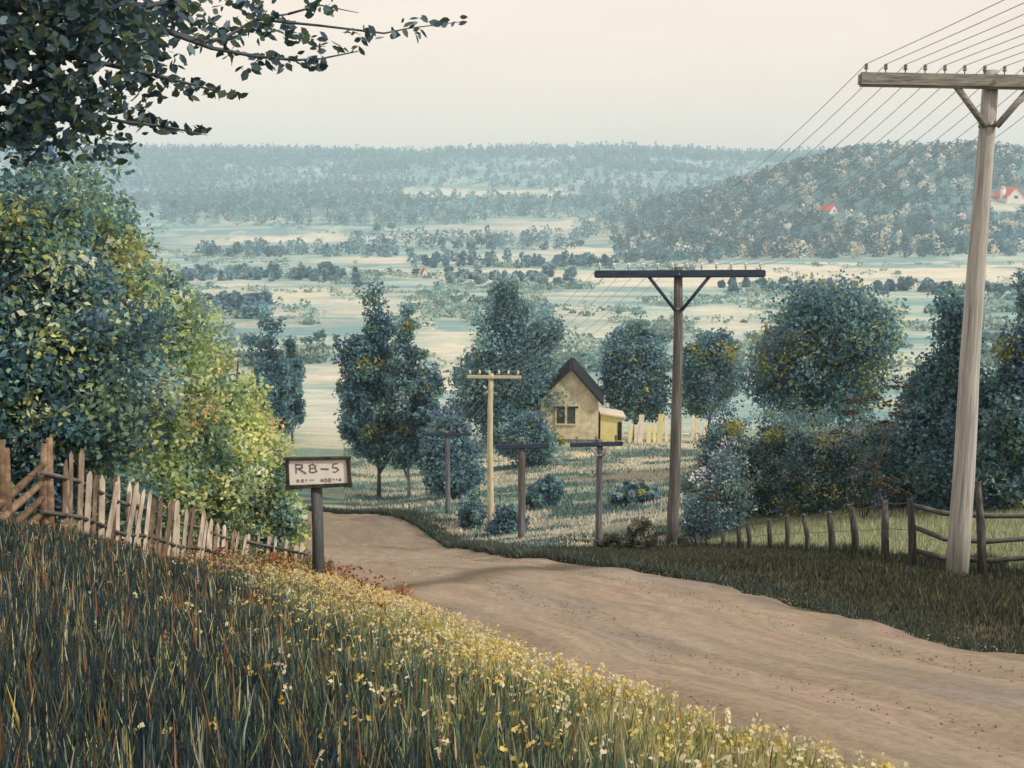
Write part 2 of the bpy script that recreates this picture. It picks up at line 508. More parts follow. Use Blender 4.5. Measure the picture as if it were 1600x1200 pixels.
# leaf colours: blue-greens lifted to stand for hazy air, mid greens, fresh yellow-greens, and a few turning ones
TEAL = [(0.115, 0.235, 0.295), (0.165, 0.31, 0.36), (0.18, 0.315, 0.29), (0.11, 0.19, 0.29), (0.38, 0.37, 0.10), (0.33, 0.44, 0.48)]
def tree(name, label, base, top_z, rx, ry, crown_lo, seed, pal, prob, n_cl, n_leaf, leaf, r0, cat="tree", group=None,
         shape='round', cr=None, bark='bark_blue', limbs=10, lobes=None, extra=None):
    rng = np.random.default_rng(seed)
    base = Vector(base)
    root = empty(name, base, label, cat, group)
    H = top_z - base.z; zl = base.z + crown_lo
    hz = (top_z - zl) / 2; cz = (top_z + zl) / 2
    if lobes is None:
        lobes = []
        if shape == 'round':
            lobes.append((base.x, base.y, cz, rx * 0.74, ry * 0.74, hz * 0.8))
            for k in range(11):
                a = rng.uniform(0, 2 * math.pi); e = rng.uniform(-0.75, 0.8)
                c = math.sqrt(1 - e * e)
                lobes.append((base.x + rx * 0.55 * c * math.cos(a), base.y + ry * 0.55 * c * math.sin(a), cz + hz * 0.58 * e, rx * rng.uniform(.28, .42), ry * .36, hz * rng.uniform(.26, .36)))
        elif shape == 'egg':      # widest below the middle
            for k in range(7):
                t = k / 6
                w = (0.62 + 0.42 * math.sin(math.pi * min(1, t * 1.15 + 0.1))) * (1 - 0.62 * t ** 2.2)
                lobes.append((base.x + rng.uniform(-.15, .15) * rx, base.y + rng.uniform(-.15, .15) * ry, zl + hz * 0.18 + (hz * 1.7) * t, rx * w * 0.9, ry * w * 0.9, hz * 0.26))
            for k in range(6):
                a = rng.uniform(0, 6.28); t = rng.uniform(0.1, 0.7)
                lobes.append((base.x + rx * 0.7 * math.cos(a), base.y + ry * 0.7 * math.sin(a), zl + hz * 2 * t, rx * 0.36, ry * 0.36, hz * 0.22))
        elif shape == 'cone':
            for k in range(9):
                t = k / 8
                w = (1 - t) ** 0.8 + 0.06
                lobes.append((base.x + rng.uniform(-.1, .1) * rx, base.y, zl + hz * 0.1 + hz * 1.85 * t, rx * w, ry * w, hz * 0.16))
        elif shape == 'mound':
            for k in range(10):
                a = rng.uniform(0, 6.28); q = rng.uniform(0, 0.66)
                hh = (1 - 0.75 * q * q) * rng.uniform(0.78, 1.0)
                lobes.append((base.x + rx * q * math.cos(a), base.y + ry * q * math.sin(a), zl + hz * hh, rx * 0.45, ry * 0.45, hz * hh * 1.0))
    cr = cr or min(rx, hz) * 0.22
    V, Q, T, C = crown(rng, lobes, n_cl, n_leaf, cr, leaf, pal, prob)
    k = V.reshape(-1, 4, 3)[:, :, 2].min(1)
    gl = height(V.reshape(-1, 4, 3)[:, 0, 0].astype(float), V.reshape(-1, 4, 3)[:, 0, 1].astype(float))
    keep = k > gl + 0.02
    V = V.reshape(-1, 4, 3)[keep].reshape(-1, 3); T = T.reshape(-1, 4, 3)[keep].reshape(-1, 3)
    Q = np.arange(len(V)).reshape(-1, 4)
    if shape == 'mound':
        mb = MB()
        for k in range(7):
            a = 6.28 * k / 7 + rng.uniform(-.3, .3); q = rng.uniform(0.25, 0.6)
            e = Vector((base.x + rx * q * math.cos(a), base.y + ry * q * math.sin(a), base.z + crown_lo + (top_z - base.z) * rng.uniform(0.45, 0.75)))
            s = base + Vector((rx * .12 * math.cos(a), ry * .12 * math.sin(a), -0.25))
            mb.tube([s, s.lerp(e, .5) + Vector((0, 0, .15)), e], [r0, r0 * .7, r0 * .25], 6)
        mb.build("stem", M[bark], root)
        np_mesh("foliage", V, Q, M['leaf'], root, T)
    else:
        trunk_mb(rng, base, (base.x, base.y, zl + hz * 1.3), r0, C, limbs).build("trunk", M[bark], root)
        np_mesh("crown", V, Q, M['leaf'], root, T)
    return root, rng, C

# ================================================================== SETTING
# ---------------------------------------------------------------- ground
ang = np.concatenate([np.arange(-180, -44, 2.0), np.arange(-44, 44, 0.16), np.arange(44, 180, 2.0)])
rad = np.concatenate([[0.02], np.geomspace(0.6, 3900, 560)])
AA, RR = np.meshgrid(np.radians(ang), rad)
GX = RR * np.sin(AA); GY = RR * np.cos(AA)
GZ = height(GX.ravel(), GY.ravel()).reshape(GX.shape)
na, nr = len(ang), len(rad)
ii = np.arange(nr - 1)[:, None] * na + np.arange(na)[None]
jj = np.arange(nr - 1)[:, None] * na + (np.arange(na)[None] + 1) % na
GQ = np.stack([ii, jj, jj + na, ii + na], -1).reshape(-1, 4)
gx, gy, gzv = GX.ravel(), GY.ravel(), GZ.ravel()
gpx, grow, gdep = project(gx, np.where(gy < 0.5, 0.5, gy), gzv)
def blend(c, col, m):
    return c * (1 - m[:, None]) + np.array(col)[None] * m[:, None]
n1 = fbm(gx / 2.3, gy / 2.3, 4); n2 = fbm(gx / 14.0 + 5, gy / 6.0, 4)
n3 = fbm(gx / 60.0 + 2, gy / 25.0 + 9, 4); n4 = fbm(gx / 190.0 + 1, gy / 60.0, 4)
gc = np.tile(np.array([[0.085, 0.12, 0.07]]), (len(gx), 1))
gc = blend(gc, (0.19, 0.19, 0.10), sstep(0.42, 0.62, n1))
# rough field beyond the verge: blue-green growth with straw-coloured streaks
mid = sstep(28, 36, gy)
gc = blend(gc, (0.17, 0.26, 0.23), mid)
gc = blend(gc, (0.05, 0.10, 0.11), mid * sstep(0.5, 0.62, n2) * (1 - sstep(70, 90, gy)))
gc = blend(gc, (0.50, 0.45, 0.36), mid * sstep(0.50, 0.60, fbm(gx / 9.0 + 31, gy / 2.2, 4)) * 0.75)
# pale straw yard below the cottage and beyond
yard = sstep(66, 76, gy) * (1 - sstep(100, 118, gy)) * sstep(-8, -2, gx) * (1 - sstep(22, 30, gx))
gc = blend(gc, (0.58, 0.53, 0.44), yard * 0.85)
gc = blend(gc, (0.16, 0.22, 0.18), yard * sstep(0.52, 0.6, fbm(gx / 5.0, gy / 4.0 + 7, 4)) * 0.8)
# valley meadows
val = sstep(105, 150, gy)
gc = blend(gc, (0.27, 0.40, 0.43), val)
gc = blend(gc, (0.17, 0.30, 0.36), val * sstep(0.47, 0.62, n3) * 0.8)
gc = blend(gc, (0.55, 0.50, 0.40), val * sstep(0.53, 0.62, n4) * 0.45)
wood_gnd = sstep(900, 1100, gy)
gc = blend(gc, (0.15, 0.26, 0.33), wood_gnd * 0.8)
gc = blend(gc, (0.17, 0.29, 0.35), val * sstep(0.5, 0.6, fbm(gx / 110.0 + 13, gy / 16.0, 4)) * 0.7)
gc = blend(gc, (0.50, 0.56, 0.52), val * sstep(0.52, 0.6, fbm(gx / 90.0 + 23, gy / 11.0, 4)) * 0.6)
# hay strips lying across the valley: (first column, last column, upper row, lower row, strength)
STRIPS = [(640, 900, 296, 307, 1), (800, 1010, 343, 358, .9), (640, 830, 352, 362, .6), (380, 640, 366, 378, .9), (290, 470, 372, 382, .6),
          (700, 1000, 362, 372, .5), (540, 880, 400, 410, .8), (850, 1110, 384, 402, 1), (1090, 1640, 414, 446, 1), (900, 1130, 424, 444, .9),
          (690, 940, 424, 440, .8), (280, 640, 460, 492, .6), (300, 420, 438, 446, .6), (455, 575, 570, 600, .6), (455, 560, 620, 690, .55),
          (640, 730, 500, 600, .8), (860, 960, 455, 540, .35), (1080, 1180, 480, 540, .6), (1400, 1480, 520, 600, .5), (340, 430, 340, 350, .5),
          (530, 660, 336, 344, .5), (1200, 1600, 392, 402, .35), (1535, 1680, 306, 330, 1)]
wob = (fbm(gx / 45.0 + 3, gy / 45.0, 3) - 0.5)
for (a, b, c, d, s) in STRIPS:
    h = (d - c)
    rw = grow + wob * h * 1.3; pw = gpx + wob * 90
    m = sstep(a - 70, a + 60, pw) * (1 - sstep(b - 60, b + 70, pw)) * sstep(c - 2.5, c + 2.5, rw) * (1 - sstep(d - 2.5, d + 2.5, rw)) * (gy > 90)
    colr = (0.67, 0.62, 0.56)
    gc = blend(gc, colr, m * s * np.clip(0.25 + 1.2 * fbm(gx / 70.0 + 40, gy / 20.0, 4), 0, 0.9))
hl_ = sstep(1000, 1080, gpx) * sstep(840, 900, gy) * (1 - sstep(1650, 1800, gy)) * (grow < 410) * (1 - ((gpx > 1530) & (gpx < 1690) & (grow > 303) & (grow < 334)))
gc = blend(gc, (0.11, 0.20, 0.25), hl_ * 0.85)
# brown dirt verge right of the road, darkened in colour as hedge shade, lusher strip below the hedge
dv = gx - xr(gy)
vr = sstep(-0.6, 0.2, dv) * (1 - sstep(3.5, 6.5, dv)) * (1 - sstep(34, 44, gy)) * (gy > 2)
gc = blend(gc, (0.085, 0.075, 0.05), vr * 0.92)
lush = sstep(4.5, 6.0, gx) * sstep(21, 24, gy) * (1 - sstep(36, 44, gy)) * (gx < 30)
gc = blend(gc, (0.30, 0.36, 0.23), lush * 0.85)
# earthy bank at the left
lb = sstep(0.0, 1.0, xl(gy) - gx) * (gy < 26)
gc = blend(gc, (0.045, 0.05, 0.035), lb * 0.8)
m, nt, o = new_mat("meadow_ground")
at_ = nt.nodes.new("ShaderNodeAttribute"); at_.attribute_name = "tint"
nz = noise(nt, 3.0, 8, 0.7); nz2 = noise(nt, 0.12, 6, 0.65, (1, 2.4, 1))
mul = nt.nodes.new("ShaderNodeMixRGB"); mul.blend_type = 'MULTIPLY'; mul.inputs[0].default_value = 0.8
rr_ = ramp(nt, [(0.55, 0.6, 0.6), (1.35, 1.3, 1.2)], [0.3, 0.7])
mul2 = nt.nodes.new("ShaderNodeMixRGB"); mul2.blend_type = 'MULTIPLY'; mul2.inputs[0].default_value = 0.7
rr2 = ramp(nt, [(0.65, 0.75, 0.78), (1.3, 1.22, 1.12)], [0.35, 0.65])
nt.links.new(nz.outputs["Fac"], rr_.inputs["Fac"]); nt.links.new(nz2.outputs["Fac"], rr2.inputs["Fac"])
nt.links.new(at_.outputs["Color"], mul.inputs[1]); nt.links.new(rr_.outputs["Color"], mul.inputs[2])
nt.links.new(mul.outputs["Color"], mul2.inputs[1]); nt.links.new(rr2.outputs["Color"], mul2.inputs[2])
pp = principled(nt, 0.95, 0.1); nt.links.new(mul2.outputs["Color"], pp.inputs["Base Color"])
bump(nt, nz.outputs["Fac"], pp, 0.6, 0.08)
nt.links.new(pp.outputs[0], o.inputs["Surface"])
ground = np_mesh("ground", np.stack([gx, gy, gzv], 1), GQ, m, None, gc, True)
tag(ground, kind="structure")

# ---------------------------------------------------------------- road
ny, nx = 420, 40
ys = np.concatenate([np.linspace(-6, 26, 260), np.linspace(26.2, 68, 160)])
us = np.linspace(0, 1, nx)
YY, UU = np.meshgrid(ys, us, indexing='ij')
wl = (fbm(YY[:, 0] / 0.9, YY[:, 0] * 0 + 3, 3) - 0.5) * 0.5; wr = (fbm(YY[:, 0] / 0.7, YY[:, 0] * 0 + 11, 5) - 0.5) * 0.8
x0 = xl(ys) - 0.15 + wl; x1 = xr(ys) + wr
XX = x0[:, None] * (1 - UU) + x1[:, None] * UU
ZZ = height(XX.ravel(), YY.ravel()).reshape(XX.shape)
rut = -0.055 * (np.exp(-((UU - 0.3) / 0.07) ** 2) + np.exp(-((UU - 0.7) / 0.07) ** 2))
rut += 0.05 * (fbm(XX / 0.7, YY / 2.2, 4) - 0.5) + 0.02 * (fbm(XX / 0.15, YY / 0.4, 3) - 0.5)
edge = np.minimum(UU * 1.6, 1 - UU)
en = 0.16 * (fbm(XX / 0.55 + 2, YY / 0.8, 4) - 0.42)
ZZ = ZZ + 0.115 + rut - 0.2 * (1 - sstep(-0.02, 0.17, edge + en)) - 0.08 * (1 - sstep(0, 0.03, edge))
i2 = np.arange(ny - 1)[:, None] * nx + np.arange(nx - 1)[None]
RQ = np.stack([i2, i2 + 1, i2 + nx + 1, i2 + nx], -1).reshape(-1, 4)
m, nt, o = new_mat("dirt_road")
tc = nt.nodes.new("ShaderNodeAttribute"); tc.attribute_name = "lane"
def road_noise(scale, sc, det=6, rough=0.65):
    n = nt.nodes.new("ShaderNodeTexNoise"); n.inputs["Scale"].default_value = scale; n.inputs["Detail"].default_value = det; n.inputs["Roughness"].default_value = rough
    mp = nt.nodes.new("ShaderNodeMapping"); mp.inputs["Scale"].default_value = sc
    nt.links.new(tc.outputs["Vector"], mp.inputs["Vector"]); nt.links.new(mp.outputs["Vector"], n.inputs["Vector"])
    return n
na_ = road_noise(2.2, (2.0, 0.16, 1)); nb_ = road_noise(0.7, (1.2, 0.35, 1)); nc_ = road_noise(14, (1, 0.8, 1), 8, 0.75)
ra = ramp(nt, [(0.16, 0.135, 0.12), (0.265, 0.225, 0.20), (0.38, 0.325, 0.285)], [0.32, 0.5, 0.68])
rb = ramp(nt, [(0.35, 0.26, 0.215), (0.33, 0.28, 0.19), (0.265, 0.245, 0.23)], [0.35, 0.5, 0.62])
nt.links.new(na_.outputs["Fac"], ra.inputs["Fac"]); nt.links.new(nb_.outputs["Fac"], rb.inputs["Fac"])
mxx = nt.nodes.new("ShaderNodeMixRGB"); mxx.inputs[0].default_value = 0.45
nt.links.new(ra.outputs["Color"], mxx.inputs[1]); nt.links.new(rb.outputs["Color"], mxx.inputs[2])
rc = ramp(nt, [(0.62, 0.62, 0.62), (1.0, 1.0, 1.0), (1.3, 1.28, 1.25)], [0.34, 0.5, 0.68])
nt.links.new(nc_.outputs["Fac"], rc.inputs["Fac"])
mm = nt.nodes.new("ShaderNodeMixRGB"); mm.blend_type = 'MULTIPLY'; mm.inputs[0].default_value = 0.7
nt.links.new(mxx.outputs["Color"], mm.inputs[1]); nt.links.new(rc.outputs["Color"], mm.inputs[2])
dn = nt.nodes.new("ShaderNodeAttribute"); dn.attribute_name = "darken"
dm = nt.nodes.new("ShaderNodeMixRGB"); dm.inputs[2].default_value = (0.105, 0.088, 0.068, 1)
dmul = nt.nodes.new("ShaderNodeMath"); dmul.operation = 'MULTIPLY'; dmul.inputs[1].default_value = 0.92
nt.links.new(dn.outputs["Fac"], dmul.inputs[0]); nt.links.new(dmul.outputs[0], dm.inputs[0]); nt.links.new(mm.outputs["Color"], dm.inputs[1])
pp = principled(nt, 0.95, 0.1); nt.links.new(dm.outputs["Color"], pp.inputs["Base Color"])
bump(nt, nc_.outputs["Fac"], pp, 0.5, 0.02)
nt.links.new(pp.outputs[0], o.inputs["Surface"])
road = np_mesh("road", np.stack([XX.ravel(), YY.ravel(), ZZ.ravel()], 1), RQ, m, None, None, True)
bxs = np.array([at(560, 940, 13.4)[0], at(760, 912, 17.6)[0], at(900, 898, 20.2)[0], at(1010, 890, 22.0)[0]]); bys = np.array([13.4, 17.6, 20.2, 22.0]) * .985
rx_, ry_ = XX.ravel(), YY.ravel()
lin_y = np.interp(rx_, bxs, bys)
darken = np.exp(-((ry_ - lin_y) / (0.9 + 0.9 * fbm(rx_ / 1.5, ry_ / 1.5, 3))) ** 2) * (0.6 + 1.0 * fbm(rx_ / 0.9 + 4, ry_ / 2.5, 4))
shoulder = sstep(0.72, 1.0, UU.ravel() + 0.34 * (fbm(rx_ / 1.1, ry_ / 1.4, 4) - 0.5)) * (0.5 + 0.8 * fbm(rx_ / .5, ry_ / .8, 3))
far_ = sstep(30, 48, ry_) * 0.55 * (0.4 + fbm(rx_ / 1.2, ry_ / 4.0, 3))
darken = np.clip(np.maximum(np.maximum(darken, shoulder), far_), 0, 1)  # darker brown in a band across the bend, right margin and far stretch
da = road.data.attributes.new("darken", 'FLOAT', 'POINT'); da.data.foreach_set("value", darken.astype(np.float32))
lv = np.stack([(UU * 5.0).ravel(), YY.ravel() * 1.05, np.zeros(UU.size)], 1).astype(np.float32)
la = road.data.attributes.new("lane", 'FLOAT_VECTOR', 'POINT')
la.data.foreach_set("vector", lv.ravel())
tag(road, kind="structure")

# ---------------------------------------------------------------- far woods (masses), distance haze mixed into the leaf colours
def wood(name, label, pts, hs, ws, seed, pal, prob, nq, qs, conic=0.3):
    rng = np.random.default_rng(seed)
    n = len(pts)
    kind = rng.random(n) < conic
    col = pick_cols(rng, n, pal, prob) * rng.uniform(0.7, 1.35, (n, 1)) * (0.6 + 0.8 * fbm(pts[:, 0] / 70.0, pts[:, 1] / 110.0, 3))[:, None]
    idx = np.repeat(np.arange(n), nq)
    t = rng.random(len(idx))
    w = np.where(kind[idx], (1 - t) ** 0.9 + 0.05, np.sqrt(np.clip(1 - (2 * t - 1) ** 2, 0, 1)) * 0.95 + 0.08)
    a = rng.uniform(0, 6.283, len(idx)); q = np.sqrt(rng.random(len(idx)))
    P = np.stack([pts[idx, 0] + ws[idx] * w * q * np.cos(a), pts[idx, 1] + ws[idx] * w * q * np.sin(a), pts[idx, 2] + hs[idx] * (0.08 + 0.92 * t)], 1)
    c = col[idx] * rng.uniform(0.75, 1.3, (len(idx), 1))
    V, Q, T = leaf_quads(rng, P, qs, np.clip(c, 0, .9), 0.75, 0.2)
    ob = np_mesh(name, V, Q, M['leaf'], None, T)
    return tag(ob, label, "woodland", kind="stuff")
FARP = [(0.11, 0.21, 0.28), (0.16, 0.27, 0.34), (0.21, 0.30, 0.32), (0.12, 0.18, 0.27)]  # bluish-pale leaves standing in for thicker haze
rng = np.random.default_rng(21)
# far ridge
x = rng.uniform(-1900, 2300, 26000); y = rng.uniform(1650, 3260, 26000)
px_, rw_, _ = project(x, y, height(x, y))
clear = np.zeros(len(x), bool)
for (a, b, c, d, s) in STRIPS:
    clear |= (px_ > a - 10) & (px_ < b + 10) & (rw_ > c - 3) & (rw_ < d + 4) & (rng.random(len(x)) < 0.97)
open_ = (fbm(x / 260.0 + 3, y / 160.0 + 1, 3) < 0.50 + 0.10 * (px_ > 640)) & (y < 2900)
keep = ~clear & ~((rng.random(len(x)) < 0.8) & open_)
x, y = x[keep], y[keep]
pts = np.stack([x, y, height(x, y) - 0.5], 1)
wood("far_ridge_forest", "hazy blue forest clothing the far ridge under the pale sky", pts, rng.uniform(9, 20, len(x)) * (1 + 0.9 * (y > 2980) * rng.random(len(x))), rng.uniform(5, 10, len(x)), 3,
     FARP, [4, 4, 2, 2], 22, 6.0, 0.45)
# right hill
x = rng.uniform(60, 1150, 8200); y = rng.uniform(820, 1650, 8200)
hgt = height(x, y)
px_, rw_, _ = project(x, y, hgt)
lim = 1010 - (y - 1000) * 0.0
keep = (px_ > 1000 + 120 * (rng.random(len(x)) - 0.3)) & (rw_ < 412) & (px_ < 1900) & ~((px_ > 1535) & (px_ < 1690) & (rw_ > 302) & (rw_ < 334)) \
    & ~((np.abs(px_ - 1305) < 20) & (rw_ > 324) & (rw_ < 352))
x, y = x[keep], y[keep]
pts = np.stack([x, y, height(x, y) - 0.3], 1)
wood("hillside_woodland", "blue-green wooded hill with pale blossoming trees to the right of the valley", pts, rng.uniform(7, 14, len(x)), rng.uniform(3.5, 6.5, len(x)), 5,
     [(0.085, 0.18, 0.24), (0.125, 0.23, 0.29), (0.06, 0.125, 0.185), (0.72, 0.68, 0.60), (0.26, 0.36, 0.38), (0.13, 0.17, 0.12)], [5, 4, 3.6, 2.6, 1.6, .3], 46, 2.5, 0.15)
# hedgerow woods across the valley
bands = [(540, 900, 372, 392, 160), (300, 620, 392, 402, 150), (640, 960, 406, 420, 150), (280, 560, 425, 440, 150), (700, 900, 432, 446, 90), (300, 420, 470, 500, 90), (1120, 1640, 448, 462, 120), (600, 760, 340, 352, 120), (960, 1120, 402, 412, 80), (560, 960, 312, 342, 520), (880, 1210, 300, 330, 330), (250, 620, 318, 352, 620), (900, 1140, 332, 372, 300), (240, 420, 280, 330, 300), (960, 1230, 352, 398, 330)]
bx = []
for (a, b, c, d, n) in bands:
    pxs = rng.uniform(a, b, n); rws = rng.uniform(c, d, n)
    for p_, r_ in zip(pxs[: n // 2], rws[: n // 2]):
        h_, dd = hit(p_, r_)
        bx.append(h_)
pts = np.array([tuple(v) for v in bx]); pts[:, 2] -= 0.3
vs = np.clip((pts[:, 1] - 300) / 900.0, 0.28, 1.0)
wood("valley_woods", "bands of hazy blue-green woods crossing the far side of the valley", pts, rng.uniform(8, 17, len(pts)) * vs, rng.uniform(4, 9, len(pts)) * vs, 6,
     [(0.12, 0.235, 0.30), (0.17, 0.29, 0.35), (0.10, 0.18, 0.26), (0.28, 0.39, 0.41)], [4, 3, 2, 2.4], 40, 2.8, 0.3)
# low growth in the valley meadows
bx = []
pq = rng.uniform(230, 1640, 9000); rq = 352 + 230 * rng.random(9000) ** 1.3
okq = vn2(pq / 80.0, rq / 9.0) + 0.5 * (vn2(pq / 30.0 + 7, rq / 4.0) - .5) > 0.50
okq &= ~((pq > 1000) & (rq < 412))
for (a, b, c, d, st) in STRIPS:
    okq &= ~((pq > a) & (pq < b) & (rq > c - 1) & (rq < d + 2) & (rng.random(9000) < .9))
_tab = np.array([hit(800, r_)[1] for r_ in np.arange(350, 584, 2.0)])
dq = np.interp(rq, np.arange(350, 584, 2.0), _tab)[okq]; pq = pq[okq]
qx = dq * (pq - 800) / F; qy = dq * (CP + SP * (600 - rq[okq]) / F)
bx = list(zip(qx, qy, height(qx, qy)))
pts = np.array([tuple(v) for v in bx]); pts[:, 2] -= 0.2
wood("meadow_scrub", "low pale blue-green scrub scattered over the valley meadows", pts, rng.uniform(0.8, 3.2, len(pts)), rng.uniform(1.5, 5, len(pts)), 8,
     [(0.15, 0.27, 0.28), (0.22, 0.34, 0.33), (0.38, 0.46, 0.42), (0.11, 0.21, 0.25)], [2.5, 3, 3, 1.2], 26, 1.2, 0.0)

# single trees standing in the valley: (column, base row, height px, half width px)
VT = [(590, 366, 22, 12), (612, 362, 16, 9), (716, 392, 20, 12), (738, 396, 22, 12), (768, 394, 18, 10), (752, 388, 26, 10), (690, 384, 14, 9), (560, 372, 14, 10),
      (500, 540, 26, 13), (525, 542, 24, 7), (480, 541, 18, 12), (545, 540, 12, 10), (700, 430, 18, 10), (650, 432, 14, 9), (725, 434, 16, 11), (745, 436, 16, 10),
      (880, 420, 14, 10), (862, 424, 12, 9), (905, 388, 14, 10), (960, 380, 12, 9), (430, 430, 20, 14), (470, 432, 18, 12), (505, 428, 22, 13), (390, 434, 16, 12),
      (350, 480, 24, 16), (560, 452, 16, 12), (820, 372, 12, 8), (640, 398, 14, 9), (1190, 452, 20, 13), (1225, 448, 18, 12), (1420, 452, 22, 14), (1600, 455, 30, 16)]
for i, (p_, r_, hp, wp) in enumerate(VT):
    g_, dd = hit(p_, r_)
    Hh = hp * dd / F; W = wp * dd / F
    near_ = dd < 500
    tree("valley_tree", "small hazy blue-green tree standing out in the valley meadows" if not near_ else "dark blue-green bush standing alone in the pale meadow beyond the bend", g_, g_.z + Hh, W, W, Hh * 0.08, 400 + i,
         [(0.12, 0.23, 0.285), (0.17, 0.29, 0.33), (0.27, 0.33, 0.20), (0.10, 0.18, 0.25)], [4, 3, 1.5, 2], 40, 14, W * 0.28, Hh * 0.02,
         group="trees dotted over the valley meadows" if not near_ else "dark bushes beyond the road bend", shape='round', limbs=3)

# ================================================================== BUILDINGS
def local_build(mb, name, mat, parent, Mx):
    mb.xform(Mx)
    return mb.build(name, mat, parent)
def cottage():
    b = gpt(889, 98)
    k = 98 / F
    root = empty("cottage", b, "small cream gabled cottage with a dark roof and one dark two-pane window among trees", "house")
    Mx = Matrix.Translation(b + Vector((0, 0, -0.05))) @ Matrix.Rotation(R(-4), 4, 'Z')
    W = 91 * k / 2; EH = 4.0; AH = 6.75; Lh = 6.5
    wl_ = MB().prism([(-W, -1.2), (W, -1.2), (W, EH), (0.15, AH), (-W, EH)], 0, Lh)
    local_build(wl_, "wall", M['plaster'], root, Mx)
    rf = MB()
    sl = math.atan2(AH - EH, W + 0.15)
    th = 0.17
    def slab(xa, za, xb, zb):
        n_ = Vector((-(zb - za), 0, xb - xa)).normalized()
        if n_.z < 0: n_ = -n_
        rf.prism([(xa, za + .01), (xb, zb + .01), (xb + n_.x * th, zb + n_.z * th), (xa + n_.x * th, za + n_.z * th)], -0.45, Lh + 0.4)
    slab(-W - 0.62, EH - 0.72, 0.15, AH); slab(0.15, AH + 0.005, W + 0.35, EH - 0.45)
    roof = local_build(rf, "roof", M['roof'], root, Mx)
    ch = MB().box((0.9, Lh * 0.62, AH + 0.25), (0.6, 0.6, 1.5), None, 0.03).box((0.9, Lh * 0.62, AH + 1.04), (0.74, 0.74, 0.12), None, 0.02)
    # window
    wx = (888 - 893) * k; wz0 = (692 - 663) * k + 0.15; wz1 = (692 - 637) * k + 0.15; hw = 14.5 * k
    fr = MB()
    t = 0.13
    fr.box((wx, -0.05, wz1 + t / 2), (2 * hw + 2 * t, 0.14, t)); fr.box((wx, -0.05, wz0 - t / 2), (2 * hw + 2 * t, 0.2, t))
    fr.box((wx - hw - t / 2, -0.05, (wz0 + wz1) / 2), (t, 0.13, wz1 - wz0)); fr.box((wx + hw + t / 2, -0.05, (wz0 + wz1) / 2), (t, 0.13, wz1 - wz0))
    fr.box((wx, -0.05, (wz0 + wz1) / 2), (0.2, 0.12, wz1 - wz0))
    win = local_build(fr, "window", M['trim'], root, Mx)
    for s in (-1, 1):
        local_build(MB().box((wx + s * (hw + 0.1) / 2, -0.015, (wz0 + wz1) / 2), (hw - 0.1, 0.05, wz1 - wz0 - 0.004)), "pane", M['glass'], win, Mx)
    local_build(MB().box((wx - 0.62, -0.16, wz1 + 0.02), (1.0, 0.1, 0.16)).box((wx + 0.62, -0.16, wz1 + 0.02), (0.95, 0.1, 0.16)), "lintel", M['dark'], win, Mx)
    # barge boards
    bb = MB()
    for (xa, za, xb, zb) in ((-W - 0.62, EH - 0.72, 0.15, AH), (W + 0.35, EH - 0.45, 0.15, AH)):
        n_ = Vector((-(zb - za), 0, xb - xa)).normalized()
        if n_.z < 0: n_ = -n_
        bb.prism([(xa - n_.x * .02, za - n_.z * .02), (xb - n_.x * .02, zb - n_.z * .02), (xb + n_.x * (th + .02), zb + n_.z * (th + .02)), (xa + n_.x * (th + .02), za + n_.z * (th + .02))], -0.53, -0.455)
    local_build(bb, "barge_board", M['dark'], root, Mx)
    # plinth
    local_build(MB().box((0, -0.05, 0.15), (2 * W + 0.06, 0.08, 0.5)), "plinth", M['stone'], root, Mx)
    ch.bm.free()
    return b, k
cb, ck = cottage()
def shed():
    b = gpt(955, 99.5); k = 99.5 / F
    root = empty("shed", b, "low yellow shed with a dark doorway built against the cream cottage", "shed")
    Mx = Matrix.Translation(b)
    W = 17 * k; H = 46 * k
    local_build(MB().prism([(-W, -1), (W, -1), (W, H * 0.86), (-W, H)], 0, 2.6), "wall", M['plaster_y'], root, Mx)
    local_build(MB().prism([(-W - .08, H + 0.01), (W + .3, H * 0.86 - .02), (W + .3, H * 0.86 + .12), (-W - .08, H + .15)], -0.3, 2.8), "roof", M['board_pale'], root, Mx)
    local_build(MB().box((W * 0.76, -0.02, H * 0.40), (W * 0.36, 0.06, H * 0.62)), "door", M['dark'], root, Mx)
    return root
shed()
def board_fence():
    b = gpt(1040, 99)
    root = empty("board_fence", b, "gappy pale board fence partly painted yellow, beside the cottage", "fence")
    rng = random.Random(4)
    for i, px in enumerate([984, 993, 1001, 1013, 1022, 1031, 1041, 1062, 1082, 1090, 1101]):
        g = gpt(px, 99 + 0.02 * i)
        h = rng.uniform(1.7, 2.9); w = rng.uniform(0.28, 0.52)
        rot = Matrix.Rotation(R(rng.uniform(-4, 4)), 3, 'Y')
        mat = M['board_yellow'] if i in (0, 3, 4, 5) else M['board_pale']
        ob = MB().box(g + Vector((0, 0, h / 2 - 0.2)), (w, 0.05, h), rot, 0.015).build("board", mat, root)
    g0, g1 = gpt(975, 99), gpt(1108, 99.2)
    MB().tube([g0 + Vector((0, .1, .9)), g1 + Vector((0, .1, .8))], 0.06, 6).build("rail", M['board_pale'], root)
board_fence()
